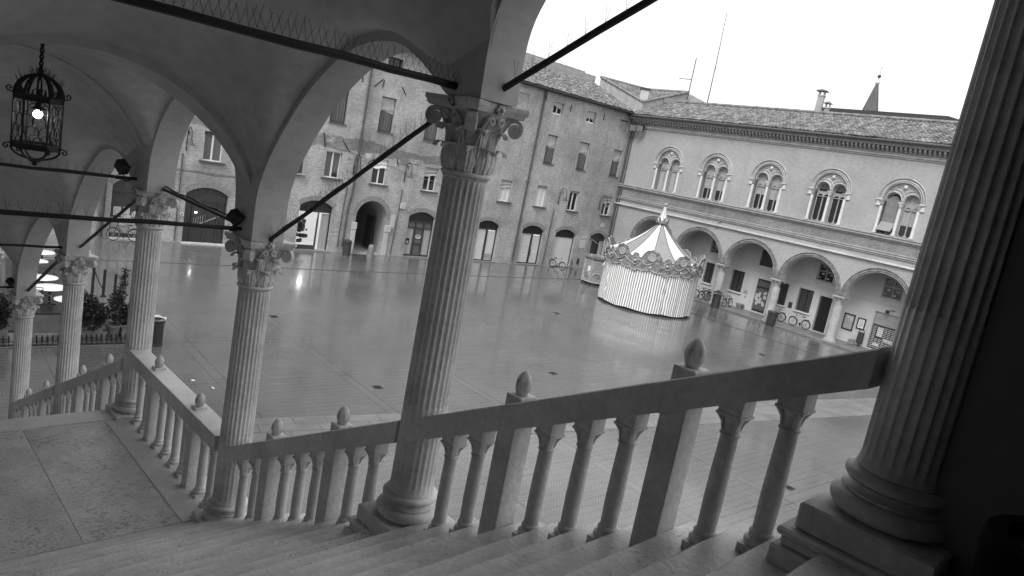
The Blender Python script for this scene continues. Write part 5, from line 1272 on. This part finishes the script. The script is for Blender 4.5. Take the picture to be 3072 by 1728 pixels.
# ------------------------------------------------------------------ columns
def make_column_meshes():
    me = {}
    # plinth: moulded lower block + upper block; base: attic mouldings
    m = MB(); m.box((0, 0, .0), (.70, .70, .12)); m.box((0, 0, .085), (.64, .64, .05)); m.box((0, 0, .130), (.68, .68, .04)); m.box((0, 0, .215), (.575, .575, .13))
    me['plinth'] = (m, .012)
    m = MB(); prof = [(.245, .28)]+[(.205+.055*sin(a), .335-.05*cos(a)) for a in [pi*i/10 for i in range(11)]]+[(.222, .388), (.222, .398)]
    prof += [(.205-.018*sin(pi*i/6)+.0, .398+.035*i/6) for i in range(7)]+[(.212, .436)]+[(.195+.030*sin(a), .462-.026*cos(a)) for a in [pi*i/8 for i in range(9)]]+[(.195, .49), (.182, .50)]
    m.lathe(prof, 40); me['base'] = (m, 0)
    NF = 24; m = MB(); zs = [.50, .53, .56, .60, .9, 1.20, 1.23, 1.245, 1.25, 1.3, 1.8, 2.4, 2.9, 2.96, 3.0, 3.02]
    per = 8; n = NF*per; vs = []
    for z in zs:
        R_ = .176-.011*max(0, (z-1.2)/1.8)
        if z < .545: R_ += .012*(.545-z)/.045
        for i in range(n):
            f = (i % per)/per
            fl = sin(pi*min(1, f/.8))**.6 if f < .8 else 0
            dp = 0 if z < .55 or z > 2.985 else (.006 if z < 1.235 else .017)
            if z in (.56, 2.96): dp *= .6
            a = 2*pi*i/n; r = R_-dp*fl; vs.append((r*cos(a), r*sin(a), z))
    k = len(zs); m.add(vs, [(j*n+i, j*n+(i+1) % n, (j+1)*n+(i+1) % n, (j+1)*n+i) for j in range(k-1) for i in range(n)]); me['shaft'] = (m, 0)
    # capital, neck at 3.02
    m = MB(); Z = 3.02
    m.lathe([(.165, -.02), (.172, -.015), (.178, -.005)]+[(.168+.022*sin(a), .018-.02*cos(a)) for a in [pi*i/8 for i in range(9)]]+[(.158, .045), (.16, .2), (.178, .32), (.215, .44), (.245, .475)], 40, (0, 0, Z))
    def bellr(z): 
        K = [(0, .158), (.045, .158), (.2, .16), (.32, .178), (.40, .215), (.45, .25)]
        for (a_, ra), (b_, rb_) in zip(K, K[1:]):
            if z <= b_: return ra+(rb_-ra)*max(0, z-a_)/(b_-a_)
        return .25
    def leaf(a0, zb, ht, wd_, curl, off):
        def fn(u, v):
            s_ = (u-.5)*2; t = v
            lob = 1-.13*abs(sin(t*pi*3.5))**1.5
            w2 = wd_*lob*(.72+.5*sin(pi*min(1, t*.85+.1)))*(1 if t < .8 else max(.25, 1-(t-.8)/.2*.75))
            if t < .62: z = zb+ht*t/.62; r = bellr(z)+off+.012*sin(pi*t/.62)
            else: q = (t-.62)/.38*pi*1.05; z = zb+ht+curl*sin(q)*.75; r = bellr(zb+ht)+off+curl*(1-cos(q))*.85
            r += .020*(1-s_*s_)*(.4+.6*min(1, t*2)) - .004*abs(sin(s_*pi*2.5))
            if abs(s_) < .08: r += .006
            a = a0+s_*w2/r; return (r*cos(a), r*sin(a), Z+z*1.11)
        m.grid(fn, 20, 18)
    for k in range(8): leaf(2*pi*(k+.5)/8, .05, .235, .058, .048, .006)
    for k in range(8): leaf(2*pi*k/8, .035, .135, .066, .046, .016)
    def ribbon(ang, path, wd_, th):
        d_ = Vector((cos(ang), sin(ang), 0)); t_ = Vector((-sin(ang), cos(ang), 0)); n = len(path); vs = []
        for i, (r, z) in enumerate(path):
            p0, p1 = path[max(i-1, 0)], path[min(i+1, n-1)]; dx, dz = p1[0]-p0[0], p1[1]-p0[1]; L_ = math.hypot(dx, dz) or 1; nx, nz = -dz/L_, dx/L_
            w2 = wd_(i/(n-1)) if callable(wd_) else wd_
            for sw, st_ in ((-1, -1), (1, -1), (1, 1), (-1, 1)):
                vs.append(d_*(r+nx*th*st_/2)+t_*(sw*w2/2)+Vector((0, 0, Z+z*1.11+nz*th*st_/2)))
        m.add(vs, [(i*4+k, i*4+(k+1) % 4, (i+1)*4+(k+1) % 4, (i+1)*4+k) for i in range(n-1) for k in range(4)]+[(0, 1, 2, 3), tuple((n-1)*4+k for k in (3, 2, 1, 0))])
    for k in range(4):
        a = pi/4+k*pi/2
        cx_, cz_, R0 = .30, .352, .061
        sp = [(cx_+R0*(1-i/34)*cos(pi*.62-i*.36), cz_+R0*(1-i/34)*sin(pi*.62-i*.36)) for i in range(31)]
        ribbon(a, [(.165, .20), (.19, .28), (.225, .35), (.255, .395)]+sp, lambda f: .05+.03*min(1, f*3), .024)
        c0 = Vector((cx_*cos(a), cx_*sin(a), Z+cz_*1.11)); t_ = Vector((-sin(a), cos(a), 0)); m.tube([c0-t_*.034, c0+t_*.034], .045, 14)
        web = [(.15, .20), (.185, .27), (.22, .34), (.262, .40), (.30, .425), (.22, .425), (.15, .425)]; d_ = Vector((cos(a), sin(a), 0)); q_ = len(web)
        m.add([d_*r+t_*(sw*.03)+Vector((0, 0, Z+z*1.11)) for sw in (-1, 1) for r, z in web], [tuple(range(q_))[::-1], tuple(range(q_, 2*q_))]+[(i, (i+1) % q_, (i+1) % q_+q_, i+q_) for i in range(q_)])
        a2 = k*pi/2
        for s_ in (-1, 1):      # inner helices curling up under the rosette
            d2 = Vector((cos(a2), sin(a2), 0)); t2 = Vector((-sin(a2), cos(a2), 0)); ctr = d2*.235+t2*s_*.045+Vector((0, 0, Z+.413))
            m.tube([d2*.165+t2*s_*.09+Vector((0, 0, Z+.275)), d2*.20+t2*s_*.082+Vector((0, 0, Z+.38))]+[ctr+t2*(s_*.033*(1-i/14)*cos(.6+i*.6))+Vector((0, 0, .033*(1-i/14)*sin(.6+i*.6))) for i in range(12)], .012, 5)
    # abacus with concave sides
    ring = []
    for k in range(4):
        a = pi/4+k*pi/2; c0 = Vector((.385*cos(a-.10), .385*sin(a-.10))); c1 = Vector((.385*cos(a+.10), .385*sin(a+.10))); nx = Vector((.385*cos(a+pi/2-.10), .385*sin(a+pi/2-.10)))
        ring += [c0, c1]
        mid = Vector((cos(a+pi/4), sin(a+pi/4)))
        for i in range(1, 8): f = i/8; p = c1.lerp(nx, f); ring.append(p-mid*(.05*sin(pi*f)))
    n = len(ring)
    lv = [(.90, .470), (.94, .48), (.95, .497), (.985, .507), (1.0, .518), (1.0, .545)]
    vs = [(p.x*s_, p.y*s_, Z+z) for s_, z in lv for p in ring]
    m.add(vs, [(j*n+i, j*n+(i+1) % n, (j+1)*n+(i+1) % n, (j+1)*n+i) for j in range(len(lv)-1) for i in range(n)]+[tuple((len(lv)-1)*n+i for i in range(n)), tuple(range(n))[::-1]])
    for k in range(4):
        a = k*pi/2; c0 = Vector((.25*cos(a), .25*sin(a), Z+.505))
        for q in range(6): b = 2*pi*q/6; m.sphere(tuple(c0+Vector((-sin(a)*cos(b)*.025, cos(a)*cos(b)*.025, sin(b)*.025))+Vector((cos(a), sin(a), 0))*.008), .017, 5)
        m.sphere(tuple(c0+Vector((cos(a), sin(a), 0))*.03), .018, 5)
    me['capital'] = (m, 0)
    return me
CM = make_column_meshes()
COLS = [(-.80, 1.48, "dark fluted marble column nearest the camera, set against the dark wall at right"),
        (-4.10, -.19, "slender fluted column in the middle of the picture, cutting across the brick palace"),
        (-7.24, -1.86, "fluted column at the landing's near corner, with a floodlight above its capital"),
        (-10.66, -1.88, "fluted column at the landing's far corner, where the second balustrade starts"),
        (-14.28, -3.62, "fluted column on the lower flight, first one past the landing"),
        (-18.0, -5.34, "fluted column at the bottom left, lowest one in view on the lower flight"),
        (-22.5, -5.40, "fluted column at the foot of the stairs, past the lowest arch")]
c_root = None
for e, zn, lab in COLS:
    mat = MS @ Matrix.Translation((e, 3.5, zn-3.02))
    if c_root is None:
        c_root = thing("stair_column", lab, "column", mat, "fluted columns of the stair arcade")
        for nm in ('plinth', 'base', 'shaft', 'capital'):
            mm, bv = CM[nm]; mm.build(nm, M['stone_cap'] if nm == 'capital' else M['stone'], c_root, bevel=bv, smooth=40 if nm != 'shaft' else 28)
    else: dup(c_root, mat, lab)
# ------------------------------------------------------------------ arcade wall and vaults
EF, TW = 3.27, .35
RAK = [(.27, 0), (.27, .45), (.37, .74), (.62, 1.10), (.95, 1.46), (1.32, 1.74), (1.66, 1.92), (2.04, 2.0), (2.38, 1.985), (2.66, 1.88), (2.90, 1.74), (3.05, 1.65)]
def smooth_prof(pts, n=40):
    # Catmull-Rom through the points
    out = []
    for i in range(len(pts)-1):
        p0, p1, p2, p3 = (Vector(pts[max(i-1, 0)]), Vector(pts[i]), Vector(pts[i+1]), Vector(pts[min(i+2, len(pts)-1)]))
        for j in range(4):
            t = j/4; out.append(tuple(.5*((2*p1)+(p2-p0)*t+(2*p0-5*p1+4*p2-p3)*t*t+(3*p1-p0-3*p2+p3)*t**3)))
    return out+[pts[-1]]
SPR = {0: 2.03, 1: .36, 2: -1.31, 3: -1.33, 4: -3.07, 5: -4.79, 6: -4.85}
EX = [c[0] for c in COLS]
def bayprof(lo, hi):
    eL, eU, zL, zU = EX[lo], EX[hi], SPR[lo], SPR[hi]; sp = eU-eL; rise = zU-zL
    if rise < .3:
        c0, c1 = eL+.44, eU-.21; c = (c0+c1)/2; hw = (c1-c0)/2; zb = max(zL, zU)+.175
        return [(c-hw, min(zL, zU))]+[(c-hw*cos(pi*i/28), zb+1.25*sin(pi*i/28)) for i in range(29)]+[(c+hw, min(zL, zU))]
    kx = sp/3.14; return smooth_prof([(eL+dx*kx, zL+dz*rise/1.65) for dx, dz in RAK])
BAYS = [(6, 5), (5, 4), (4, 3), (3, 2), (2, 1), (1, 0)]
prof = {b: bayprof(*b) for b in BAYS}
ar = thing("stair_arcade", "plastered vaulted arcade sheltering the stone staircase, stepping down to the left", "arcade", MS)
# level of the vault centre line along e1
def zc(e):
    K = [(-30, -4.95), (-18.0, -4.9), (-14.28, -3.17), (-10.66, -1.43), (-7.24, -1.41), (-4.10, .25), (-.80, 1.93), (5, 1.93)]
    for (a, za), (b, zb) in zip(K, K[1:]):
        if e <= b: return za+(zb-za)*(e-a)/(b-a)
    return 1.93
low = [(-25.5, -4.85)]
for b in BAYS: low += prof[b]
low += [(-.72, 1.98)]
topl = [(-.72, 6.2), (-4.1, 4.6), (-7.24, 2.9), (-10.66, 2.9), (-18, -.6), (-25.5, -.9)]
MW = Matrix(((1, 0, 0, 0), (0, 0, -1, EF), (0, 1, 0, 0), (0, 0, 0, 1)))
wl = fillshape("arch_wall", low+topl, [], TW, M['pier'], ar); wl.matrix_local = MW
def Aat(b, e):
    p = prof[b]
    for (x0, z0), (x1, z1) in zip(p, p[1:]):
        if x0 <= e <= x1 and x1 > x0+1e-6: return z0+(z1-z0)*(e-x0)/(x1-x0)
    return -99
RV = 1.68
for b in BAYS:
    eL, eU = EX[b[0]], EX[b[1]]; m = MB(); nu, nv = 72, 56
    def vf(a, q):
        e = eL+(eU-eL)*a; y = .05+(3.29-.05)*q
        f_ = min(1, max(0, (e+7.0)/2.6)); hw_, ri_ = RV-.132*f_, RV-.11*f_        # the vault springs off the capitals
        T = zc(e)+RV-ri_+ri_*sqrt(max(0, 1-((y-1.75)/hw_)**2))
        A = Aat(b, e)+.075
        hi, lo_ = max(T, A), min(T, A); d_ = hi-lo_
        return (e, y, hi+.03*math.exp(-(d_/.06)**2) if lo_ > -50 else T)
    m.grid(vf, nu, nv); m.build("vault", M['plaster_in'], ar, smooth=30)
for i in range(7):
    e = EX[i]; m = MB(); w_ = .10; ri, ro = 1.655, 1.86
    if i < 2: continue
    ring = [(-w_, ri), (w_, ri), (w_, ro), (-w_, ro)]
    n = 44; vs = [(e+dx, 1.75+r*cos(pi*j/n), zc(e)+r*sin(pi*j/n)) for j in range(n+1) for dx, r in ring]
    m.add(vs, [(j*4+k, j*4+(k+1) % 4, (j+1)*4+(k+1) % 4, (j+1)*4+k) for j in range(n) for k in range(4)])
    m.build("transverse_rib", M['plaster_in'], ar, smooth=30)
m = MB(); m.box((-13.3, EI-.2, -2), (24.6, .4, 14)); m.build("inner_wall", M['plaster_in'], ar, smooth=0)
# upper hall around the head of the stairs
hl = thing("upper_hall", "dark plain wall of the upper hall beside the nearest column", "wall", MS)
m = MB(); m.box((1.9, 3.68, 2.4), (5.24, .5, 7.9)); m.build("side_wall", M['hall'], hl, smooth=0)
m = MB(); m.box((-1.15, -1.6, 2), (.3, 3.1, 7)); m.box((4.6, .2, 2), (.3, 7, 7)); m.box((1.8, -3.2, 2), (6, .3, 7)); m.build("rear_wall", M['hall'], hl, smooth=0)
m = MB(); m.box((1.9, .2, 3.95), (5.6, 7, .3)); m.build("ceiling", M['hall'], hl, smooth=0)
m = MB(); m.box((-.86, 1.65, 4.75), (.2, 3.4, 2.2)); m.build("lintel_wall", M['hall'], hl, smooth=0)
# ------------------------------------------------------------------ balustrades
BC, BH = 3.46, .13
def baluster(h, seed):
    m = MB(); s_ = .078
    m.box((0, 0, .022), (2*s_, 2*s_, .044))
    pr = [(.078, .044)]+[(.062+.018*sin(a), .066-.02*cos(a)) for a in [pi*i/6 for i in range(7)]]+[(.062, .09), (.058, .1), (.064, .112), (.060, .122), (.0505, .132)]
    pr += [(.0535, .3), (.052, h*.5), (.047, h-.215), (.048, h-.212)]+[(.047+.009*sin(a), h-.203-.009*cos(a)) for a in [pi*i/4 for i in range(5)]]+[(.045, h-.19), (.045, h-.15), (.052, h-.12), (.064, h-.10)]
    m.lathe(pr, 20)
    for k in range(4):
        a = pi/4+k*pi/2; m.tube([(.042*cos(a), .042*sin(a), h-.185), (.052*cos(a), .052*sin(a), h-.14), (.074*cos(a), .074*sin(a), h-.108), (.086*cos(a), .086*sin(a), h-.101)], [.011, .013, .013, .010], 6)
    m.box((0, 0, h-.095), (.145, .145, .014)); m.box((0, 0, h-.03), (.132, .132, .115))
    return m
def finial_mesh(style, h=.17, r=.056):
    m = MB()
    def rf(r_, z, a):
        t = z/h
        if style == 'bud': return r_*(1+.10*cos(4*a)*sin(pi*t)+.03*cos(16*a+2))
        if style == 'cone': return r_*(1+.07*cos(10*a+z*130)+.05*cos(10*a-z*130))
        if style == 'twist': return r_*(1+.09*cos(5*a+z*70))
        return r_*(1+.05*cos(7*a+z*25)+.04*sin(3*a))
    n = 22; m.lathe([(max(.006, r*(sin(pi*min(1, (.14+.86*i/n)))**.52)*(1.0 if i < n*.5 else 1-.20*((i/n-.5)/.5)**2)), h*i/n) for i in range(n+1)], 28, rf=rf)
    m.lathe([(r*.62, -.012), (r*.55, .004)], 20)
    return m
def balustrade(label, eA, eB, ztop, thick, bals, posts, zfoot, styles):
    t = thing("balustrade", label, "balustrade", MS, None)
    m = MB(); vs = []
    rs = random.Random(int(eA*100)); L0 = eB-eA
    st_ = sorted([i/14 for i in range(15)]+[f+d for f in (.33, .69) for d in (-.0045/L0, -.001/L0, .001/L0, .0045/L0)]); n = len(st_)-1
    for f in st_:
        e = eA+L0*f; zt = ztop(e); gr = .0025 if any(abs(f-q) < .0025/L0 for q in (.33, .69)) else 0
        BH = .13-gr; zt -= gr
        for y, z in ((-BH, zt-thick), (BH, zt-thick), (BH, zt-.008), (BH-.008, zt), (-BH+.008, zt), (-BH, zt-.008)): vs.append((e, BC+y+rs.uniform(-.0015, .0015), z+rs.uniform(-.0015, .0015)))
    m.add(vs, [(i*6+k, i*6+(k+1) % 6, (i+1)*6+(k+1) % 6, (i+1)*6+k) for i in range(n) for k in range(6)]+[tuple(range(6))[::-1], tuple(n*6+k for k in range(6))])
    m.build("handrail", M['rail'], t, smooth=30)
    for e in bals:
        z0 = zfoot(e); h = ztop(e)-thick-z0+.03; o = baluster(h, 1).build("baluster", M['stone'], t, smooth=38); o.location = (e, BC, z0)
    for e, stl in zip(posts, styles):
        z0 = zfoot(e); h = ztop(e)-thick-z0+.04
        m = MB(); m.box((0, 0, h/2), (.155, .185, h)); p = m.build("post", M['stone'], t, smooth=0, bevel=.006); p.location = (e, BC, z0)
        sl_ = (ztop(e+.1)-ztop(e-.1))/.2
        zb = ztop(e)+abs(sl_)*.05
        m = MB(); bh = abs(sl_)*.18+.03; m.box((e, BC, zb+.02-bh/2+.0), (.142, .148, bh+.02)); m.build("finial_block", M['stone'], t, smooth=0, bevel=.005)
        o = finial_mesh(stl).build("finial", M['stone_cap'], t, smooth=40); o.location = (e, BC, zb+.03)
    return t
def foot1(e): return ZL+RISE*(int((e+.02-F1)/RUN)+1)
def foot2(e): return ZL-RISE*(int((F2-e)/RUN)+1)
r1 = lambda e: .513*e
r2 = lambda e: -3.65+.484*(e+10.32)
rl = lambda e: -3.65
balustrade("nearest stone balustrade, with two bud finials, from the dark right column to the middle column", -4.16, -.98, r1, .19,
           [-1.31, -1.60, -2.20, -2.49, -2.785, -3.385, -3.66], [-1.905, -3.09], foot1, ['bud', 'bud'])
balustrade("stone balustrade of the upper flight between the middle column and the landing's near column", -7.10, -4.20, r1, .19,
           [-4.58, -4.865, -5.43, -5.71, -6.0, -6.58, -6.86], [-5.14, -6.28], foot1, ['leaf', 'leaf'])
balustrade("level stone balustrade along the landing's edge with a pale top and two finials", -10.52, -7.40, rl, .18,
           [-10.24, -9.95, -9.38, -9.09, -8.80, -8.51, -7.94, -7.65], [-9.66, -8.22], lambda e: ZL, ['leaf', 'cone'])
balustrade("stone balustrade of the lower flight from the landing down to the first lower column", -14.12, -10.80, r2, .18,
           [-11.18, -11.47, -12.13, -12.45, -12.76, -13.5, -13.82], [-11.79, -13.15], foot2, ['cone', 'twist'])
balustrade("lowest stone balustrade, from the first lower column down to the bottom-left column", -17.85, -14.42, r2, .18,
           [-14.85, -15.16, -15.9, -16.22, -16.55, -17.25, -17.55], [-15.5, -16.9], foot2, ['twist', 'cone'])
# ------------------------------------------------------------------ iron tie rods with bird spikes
def tie(label, a, b, r=.027, spikes=0, sl=.16, cables=False):
    t = thing("tie_rod", label, "tie rod", MS, "iron tie rods under the arches"); a = Vector(a); b = Vector(b)
    d_ = (b-a).normalized(); L_ = (b-a).length; rs = random.Random(int(a.x*77+b.y*31))
    m = MB(); n = 10; m.tube([a.lerp(b, i/n)+Vector((0, 0, rs.uniform(-.006, .006))) for i in range(n+1)], [r*rs.uniform(.9, 1.1) for _ in range(n+1)], 8)
    for q in (a, b): m.sphere(tuple(q), r*1.5, 6)
    m.build("rod", M['iron'], t)
    if spikes:
        m = MB(); n = int(L_/spikes); sd_ = d_.cross(Vector((0, 0, 1))).normalized()
        for i in range(n):
            p = a+d_*((i+.5)*spikes)
            for s_ in (-1, 1):
                tip = p+Vector((0, 0, sl*rs.uniform(.7, 1.05)))+sd_*(s_*sl*.3*rs.uniform(.4, 1.2))+d_*(s_*sl*.16*rs.uniform(.2, 1.2)); m.tube([p+Vector((0, 0, r)), tip], .0015, 3)
        m.build("bird_spikes", M['iron'], t)
    if cables:
        m = MB(); m.tube([a+Vector((.0, .02, .03+.01*sin(i*1.7)))+(b-a)*(i/12) for i in range(13)], .012, 5); m.build("cable", M['iron'], t)
    return t
tie("thick tie rod with tall bird spikes crossing the top left to the middle column", (-4.10, 3.38, .42), (-4.10, .06, .42), .027, .05, .16)
tie("tie rod running left from the landing's near column, crossing low behind the lantern's foot", (-7.24, 3.38, -1.23), (-7.24, .06, -1.23), .023, .10, .12)
tie("tie rod running left from the landing's far column, passing just under the lantern", (-10.66, 3.38, -1.22), (-10.66, .06, -1.22), .023, .10, .12)
tie("thin tie rod running left from the first lower column", (-14.28, 3.38, -2.98), (-14.28, .06, -2.98), .024)
tie("thin tie rod running left from the bottom-left column", (-18.0, 3.38, -4.68), (-18.0, .06, -4.68), .024)
tie("steep tie rod slanting up and right from the middle column against the sky", (-3.95, 3.48, .40), (-1.0, 3.48, 1.94), .026, .16, .15)
tie("steep tie rod slanting from the landing's near column up to the middle column", (-6.98, 3.48, -1.28), (-4.36, 3.48, .30), .021, .10, .14, True)
tie("level tie rod with a cable, between the two landing columns", (-10.45, 3.48, -1.27), (-7.45, 3.48, -1.27), .024, .3, .12, True)
tie("steep tie rod slanting from the first lower column up to the landing's far column", (-14.1, 3.48, -2.95), (-10.9, 3.48, -1.42), .024, .16, .10)
tie("steep tie rod slanting from the bottom-left column up to the first lower column", (-17.75, 3.48, -4.7), (-14.5, 3.48, -3.0), .03, .16, .10)
# ------------------------------------------------------------------ floodlights and lantern
def flood(label, e, y, z, s_, rz):
    t = thing("floodlight", label, "floodlight", MS @ Matrix.Translation((e, y, z)) @ Matrix.Rotation(rz, 4, 'Z'), None)
    R_ = Matrix.Rotation(.65, 3, 'Y') @ Matrix.Rotation(.2, 3, 'X')
    m = MB(); m.box((0, 0, 0), (s_, s_*.8, s_*.95), mat=R_); m.lathe([(s_*.25, -.0), (s_*.22, s_*.3)], 12, (-s_*.1, 0, -s_*.55)); m.build("housing", M['iron'], t, bevel=.008)
    m = MB(); m.box(R_ @ Vector((s_*.52, 0, 0)), (.012, s_*.86, s_*1.02), mat=R_); m.build("visor", M['iron_g'], t, smooth=0)
    m = MB()
    for k in (-1, 1): m.bar((0, k*s_*.44, -.02), (0, k*s_*.44, -s_*1.15), .03, .012)
    m.bar((0, -s_*.44, -s_*1.15), (0, s_*.44, -s_*1.15), .03, .012); m.build("bracket", M['iron'], t, smooth=0)
    m = MB(); m.tube([(0, s_*.1, -s_*.6), (.02, .06, -s_*1.1), (-.04, .1, -s_*1.4), (-.05, .2, -s_*1.2)], .008, 5); m.build("cable", M['iron'], t)
flood("boxy black floodlight on the tie rod beside the landing's near column", -7.24, 3.19, -1.11, .125, .6)
flood("boxy black floodlight on the tie rod beside the landing's far column", -10.66, 3.07, -1.07, .15, .4)
flood("small boxy black floodlight beside the bottom-left column's capital", -18.0, 3.2, -4.55, .13, .8)
lt = thing("hanging_lantern", "wrought-iron cage lantern with a lit bulb hanging from the vault by a chain", "lantern", MS @ Matrix.Translation((-8.92, 1.735, -.30)) @ Matrix.Rotation(.25, 4, 'Z'))
NL, RL, HL = 6, .215, .49
m = MB()
for i in range(10): m.tube([(.016*cos(a)*(i % 2), .016*cos(a)*((i+1) % 2), .285+i*.034+.024*sin(a)) for a in [2*pi*k/10 for k in range(10)]], .009, 5, closed=True)
m.tube([(0, 0, .24), (0, 0, .30)], .01, 6); m.build("chain", M['iron'], lt)
m = MB()
for zb, h_ in ((.0, .05), (-HL, .055)):
    for s_ in (0, 1):
        for k in range(NL):
            a, b = 2*pi*k/NL, 2*pi*(k+1)/NL; z = zb-h_/2+s_*h_
            m.bar((RL*cos(a), RL*sin(a), z), (RL*cos(b), RL*sin(b), z), .016, .012)
    for k in range(NL):
        a, b = 2*pi*k/NL, 2*pi*(k+1)/NL; m.bar((RL*cos(a), RL*sin(a), zb), (RL*cos(b), RL*sin(b), zb), .006, h_)
for k in range(NL):
    a = 2*pi*k/NL; m.tube([(RL*cos(a), RL*sin(a), .02), (RL*cos(a), RL*sin(a), -HL-.02)], .011, 6)
m.build("cage_frame", M['iron'], lt)
m = MB()
for k in range(NL*2):
    a = 2*pi*k/(NL*2); m.tube([(RL*cos(q)*cos(a)+.0, RL*cos(q)*sin(a), .03+.21*sin(q)) for q in [pi/2*i/8 for i in range(9)]], .014 if k % 2 == 0 else .010, 5)
m.lathe([(.05, .22), (.06, .235), (.02, .27)], 12)
rs = random.Random(2)
for k in range(NL*3):
    a = 2*pi*k/(NL*3); m.tube([(RL*cos(a), RL*sin(a), .03), (RL*1.02*cos(a), RL*1.02*sin(a), .075), (RL*.93*cos(a+.06), RL*.93*sin(a+.06), .10)], [.014, .009, .003], 4)
for k in range(90): a = rs.uniform(0, 2*pi); q = rs.uniform(.5, 1.4); p = Vector((RL*cos(q)*cos(a), RL*cos(q)*sin(a), .03+.21*sin(q))); m.tube([p, p+Vector((cos(a)*.4, sin(a)*.4, 1)).normalized()*rs.uniform(.04, .11)], .0022, 3)
m.build("dome_ribs", M['iron'], lt)
m = MB()
for k in range(NL):
    a, b = 2*pi*k/NL, 2*pi*(k+1)/NL; P, Q = Vector((RL*cos(a), RL*sin(a), 0)), Vector((RL*cos(b), RL*sin(b), 0)); w_ = (Q-P).length/1.9
    for row in range(4):
        for c in range(3):
            u0 = (c+(.5 if row % 2 else 0)-.25)*w_
            pts = []
            for i in range(9):
                q = pi*i/8; u = u0+w_/2-w_/2*cos(q); pts.append((u, -.47+row*.112+.085*sin(q)))
            pts = [(u, z) for u, z in pts if .004 <= u <= (Q-P).length-.004]
            if len(pts) > 2:
                m.tube([P+(Q-P).normalized()*u+Vector((0, 0, z)) for u, z in pts], .0055, 4)
            uc = u0
            if .01 < uc < (Q-P).length-.01:
                base = P+(Q-P).normalized()*uc+Vector((0, 0, -.47+row*.112)); m.tube([base-Vector((0, 0, .04)), base], .0042, 4)
                for s_ in (-1, 1): m.tube([base-Vector((0, 0, .02)), base+(Q-P).normalized()*(s_*.02)+Vector((0, 0, .02))], [.0035, .0015], 3)
m.build("scale_lattice", M['iron'], lt)
for k in range(NL):
    a = 2*pi*k/NL
    for zb in (.05, -HL-.02):
        d_ = Vector((cos(a), sin(a), 0)); s_ = 1 if zb > 0 else -1
        MB().tube([d_*(RL-.005)+Vector((0, 0, zb-.03*s_)), d_*(RL+.03)+Vector((0, 0, zb-.015*s_))]+[d_*(RL+.04+.03*(1-i/16)*cos(-1.2+i*.5))+Vector((0, 0, zb+s_*(.015+.03*(1-i/16)*sin(-1.2+i*.5)))) for i in range(14)], .0075, 5).build("scroll", M['iron'], lt)
m = MB()
for k in range(NL):
    a = 2*pi*k/NL; m.tube([((RL*cos(q)+.0)*cos(a), RL*cos(q)*sin(a), -HL-.03-.11*sin(q)) for q in [pi/2*i/8 for i in range(9)]], .012, 5)
m.lathe([(.05, -HL-.13), (.06, -HL-.15), (.045, -HL-.165), (.02, -HL-.175), (.03, -HL-.19), (.005, -HL-.21)], 12); m.build("basket_foot", M['iron'], lt)
m = MB(); m.sphere((0, 0, -.16), .042, 10); bo = m.build("bulb", M['bulb'], lt)
m = MB(); m.lathe([(.02, -.12), (.028, -.1), (.028, -.04), (.01, -.03), (.008, .1)], 12); m.lathe([(.03, -.085), (.075, -.105), (.03, -.095)], 10, rf=lambda r, z, a: r*(1+.2*cos(5*a))); m.build("lamp_holder", M['iron'], lt)
pl = bpy.data.lights.new("lantern_light", 'POINT'); pl.energy = .12; pl.shadow_soft_size = .042
po = bpy.data.objects.new("lantern_light", pl); COL.objects.link(po); po.parent = lt; po.location = (0, 0, -.235)
# dark bin at the head of the stairs
t = thing("litter_bin", "black litter bin with a shiny rim at the bottom right corner, by the dark wall", "litter bin", MS @ Matrix.Translation((-.06, 2.42, ZT)))
M['gloss'] = G("black_gloss", .0025, .8, .1, 4, 40, .02, spec=.03)
m = MB(); m.lathe([(.24, 0), (.25, .02), (.25, .60), (.255, .62)], 40); m.build("body", M['gloss'], t)
m = MB(); m.lathe([(.252, .60), (.254, .62), (.254, .66), (.248, .672), (.2, .675), (.19, .64)], 40, cap=False); m.build("rim", M['gloss'], t)
m = MB(); m.lathe([(.19, .64), (.01, .62)], 24, cap=False); m.build("opening", M['dark'], t)
m = MB(); a = -2.0; m.box((.256*cos(a), .256*sin(a), .33), (.012, .1, .34), rz=a); m.build("plate", M['chrome'], t, bevel=.004)  # steel strip added to give the bin its upright highlight
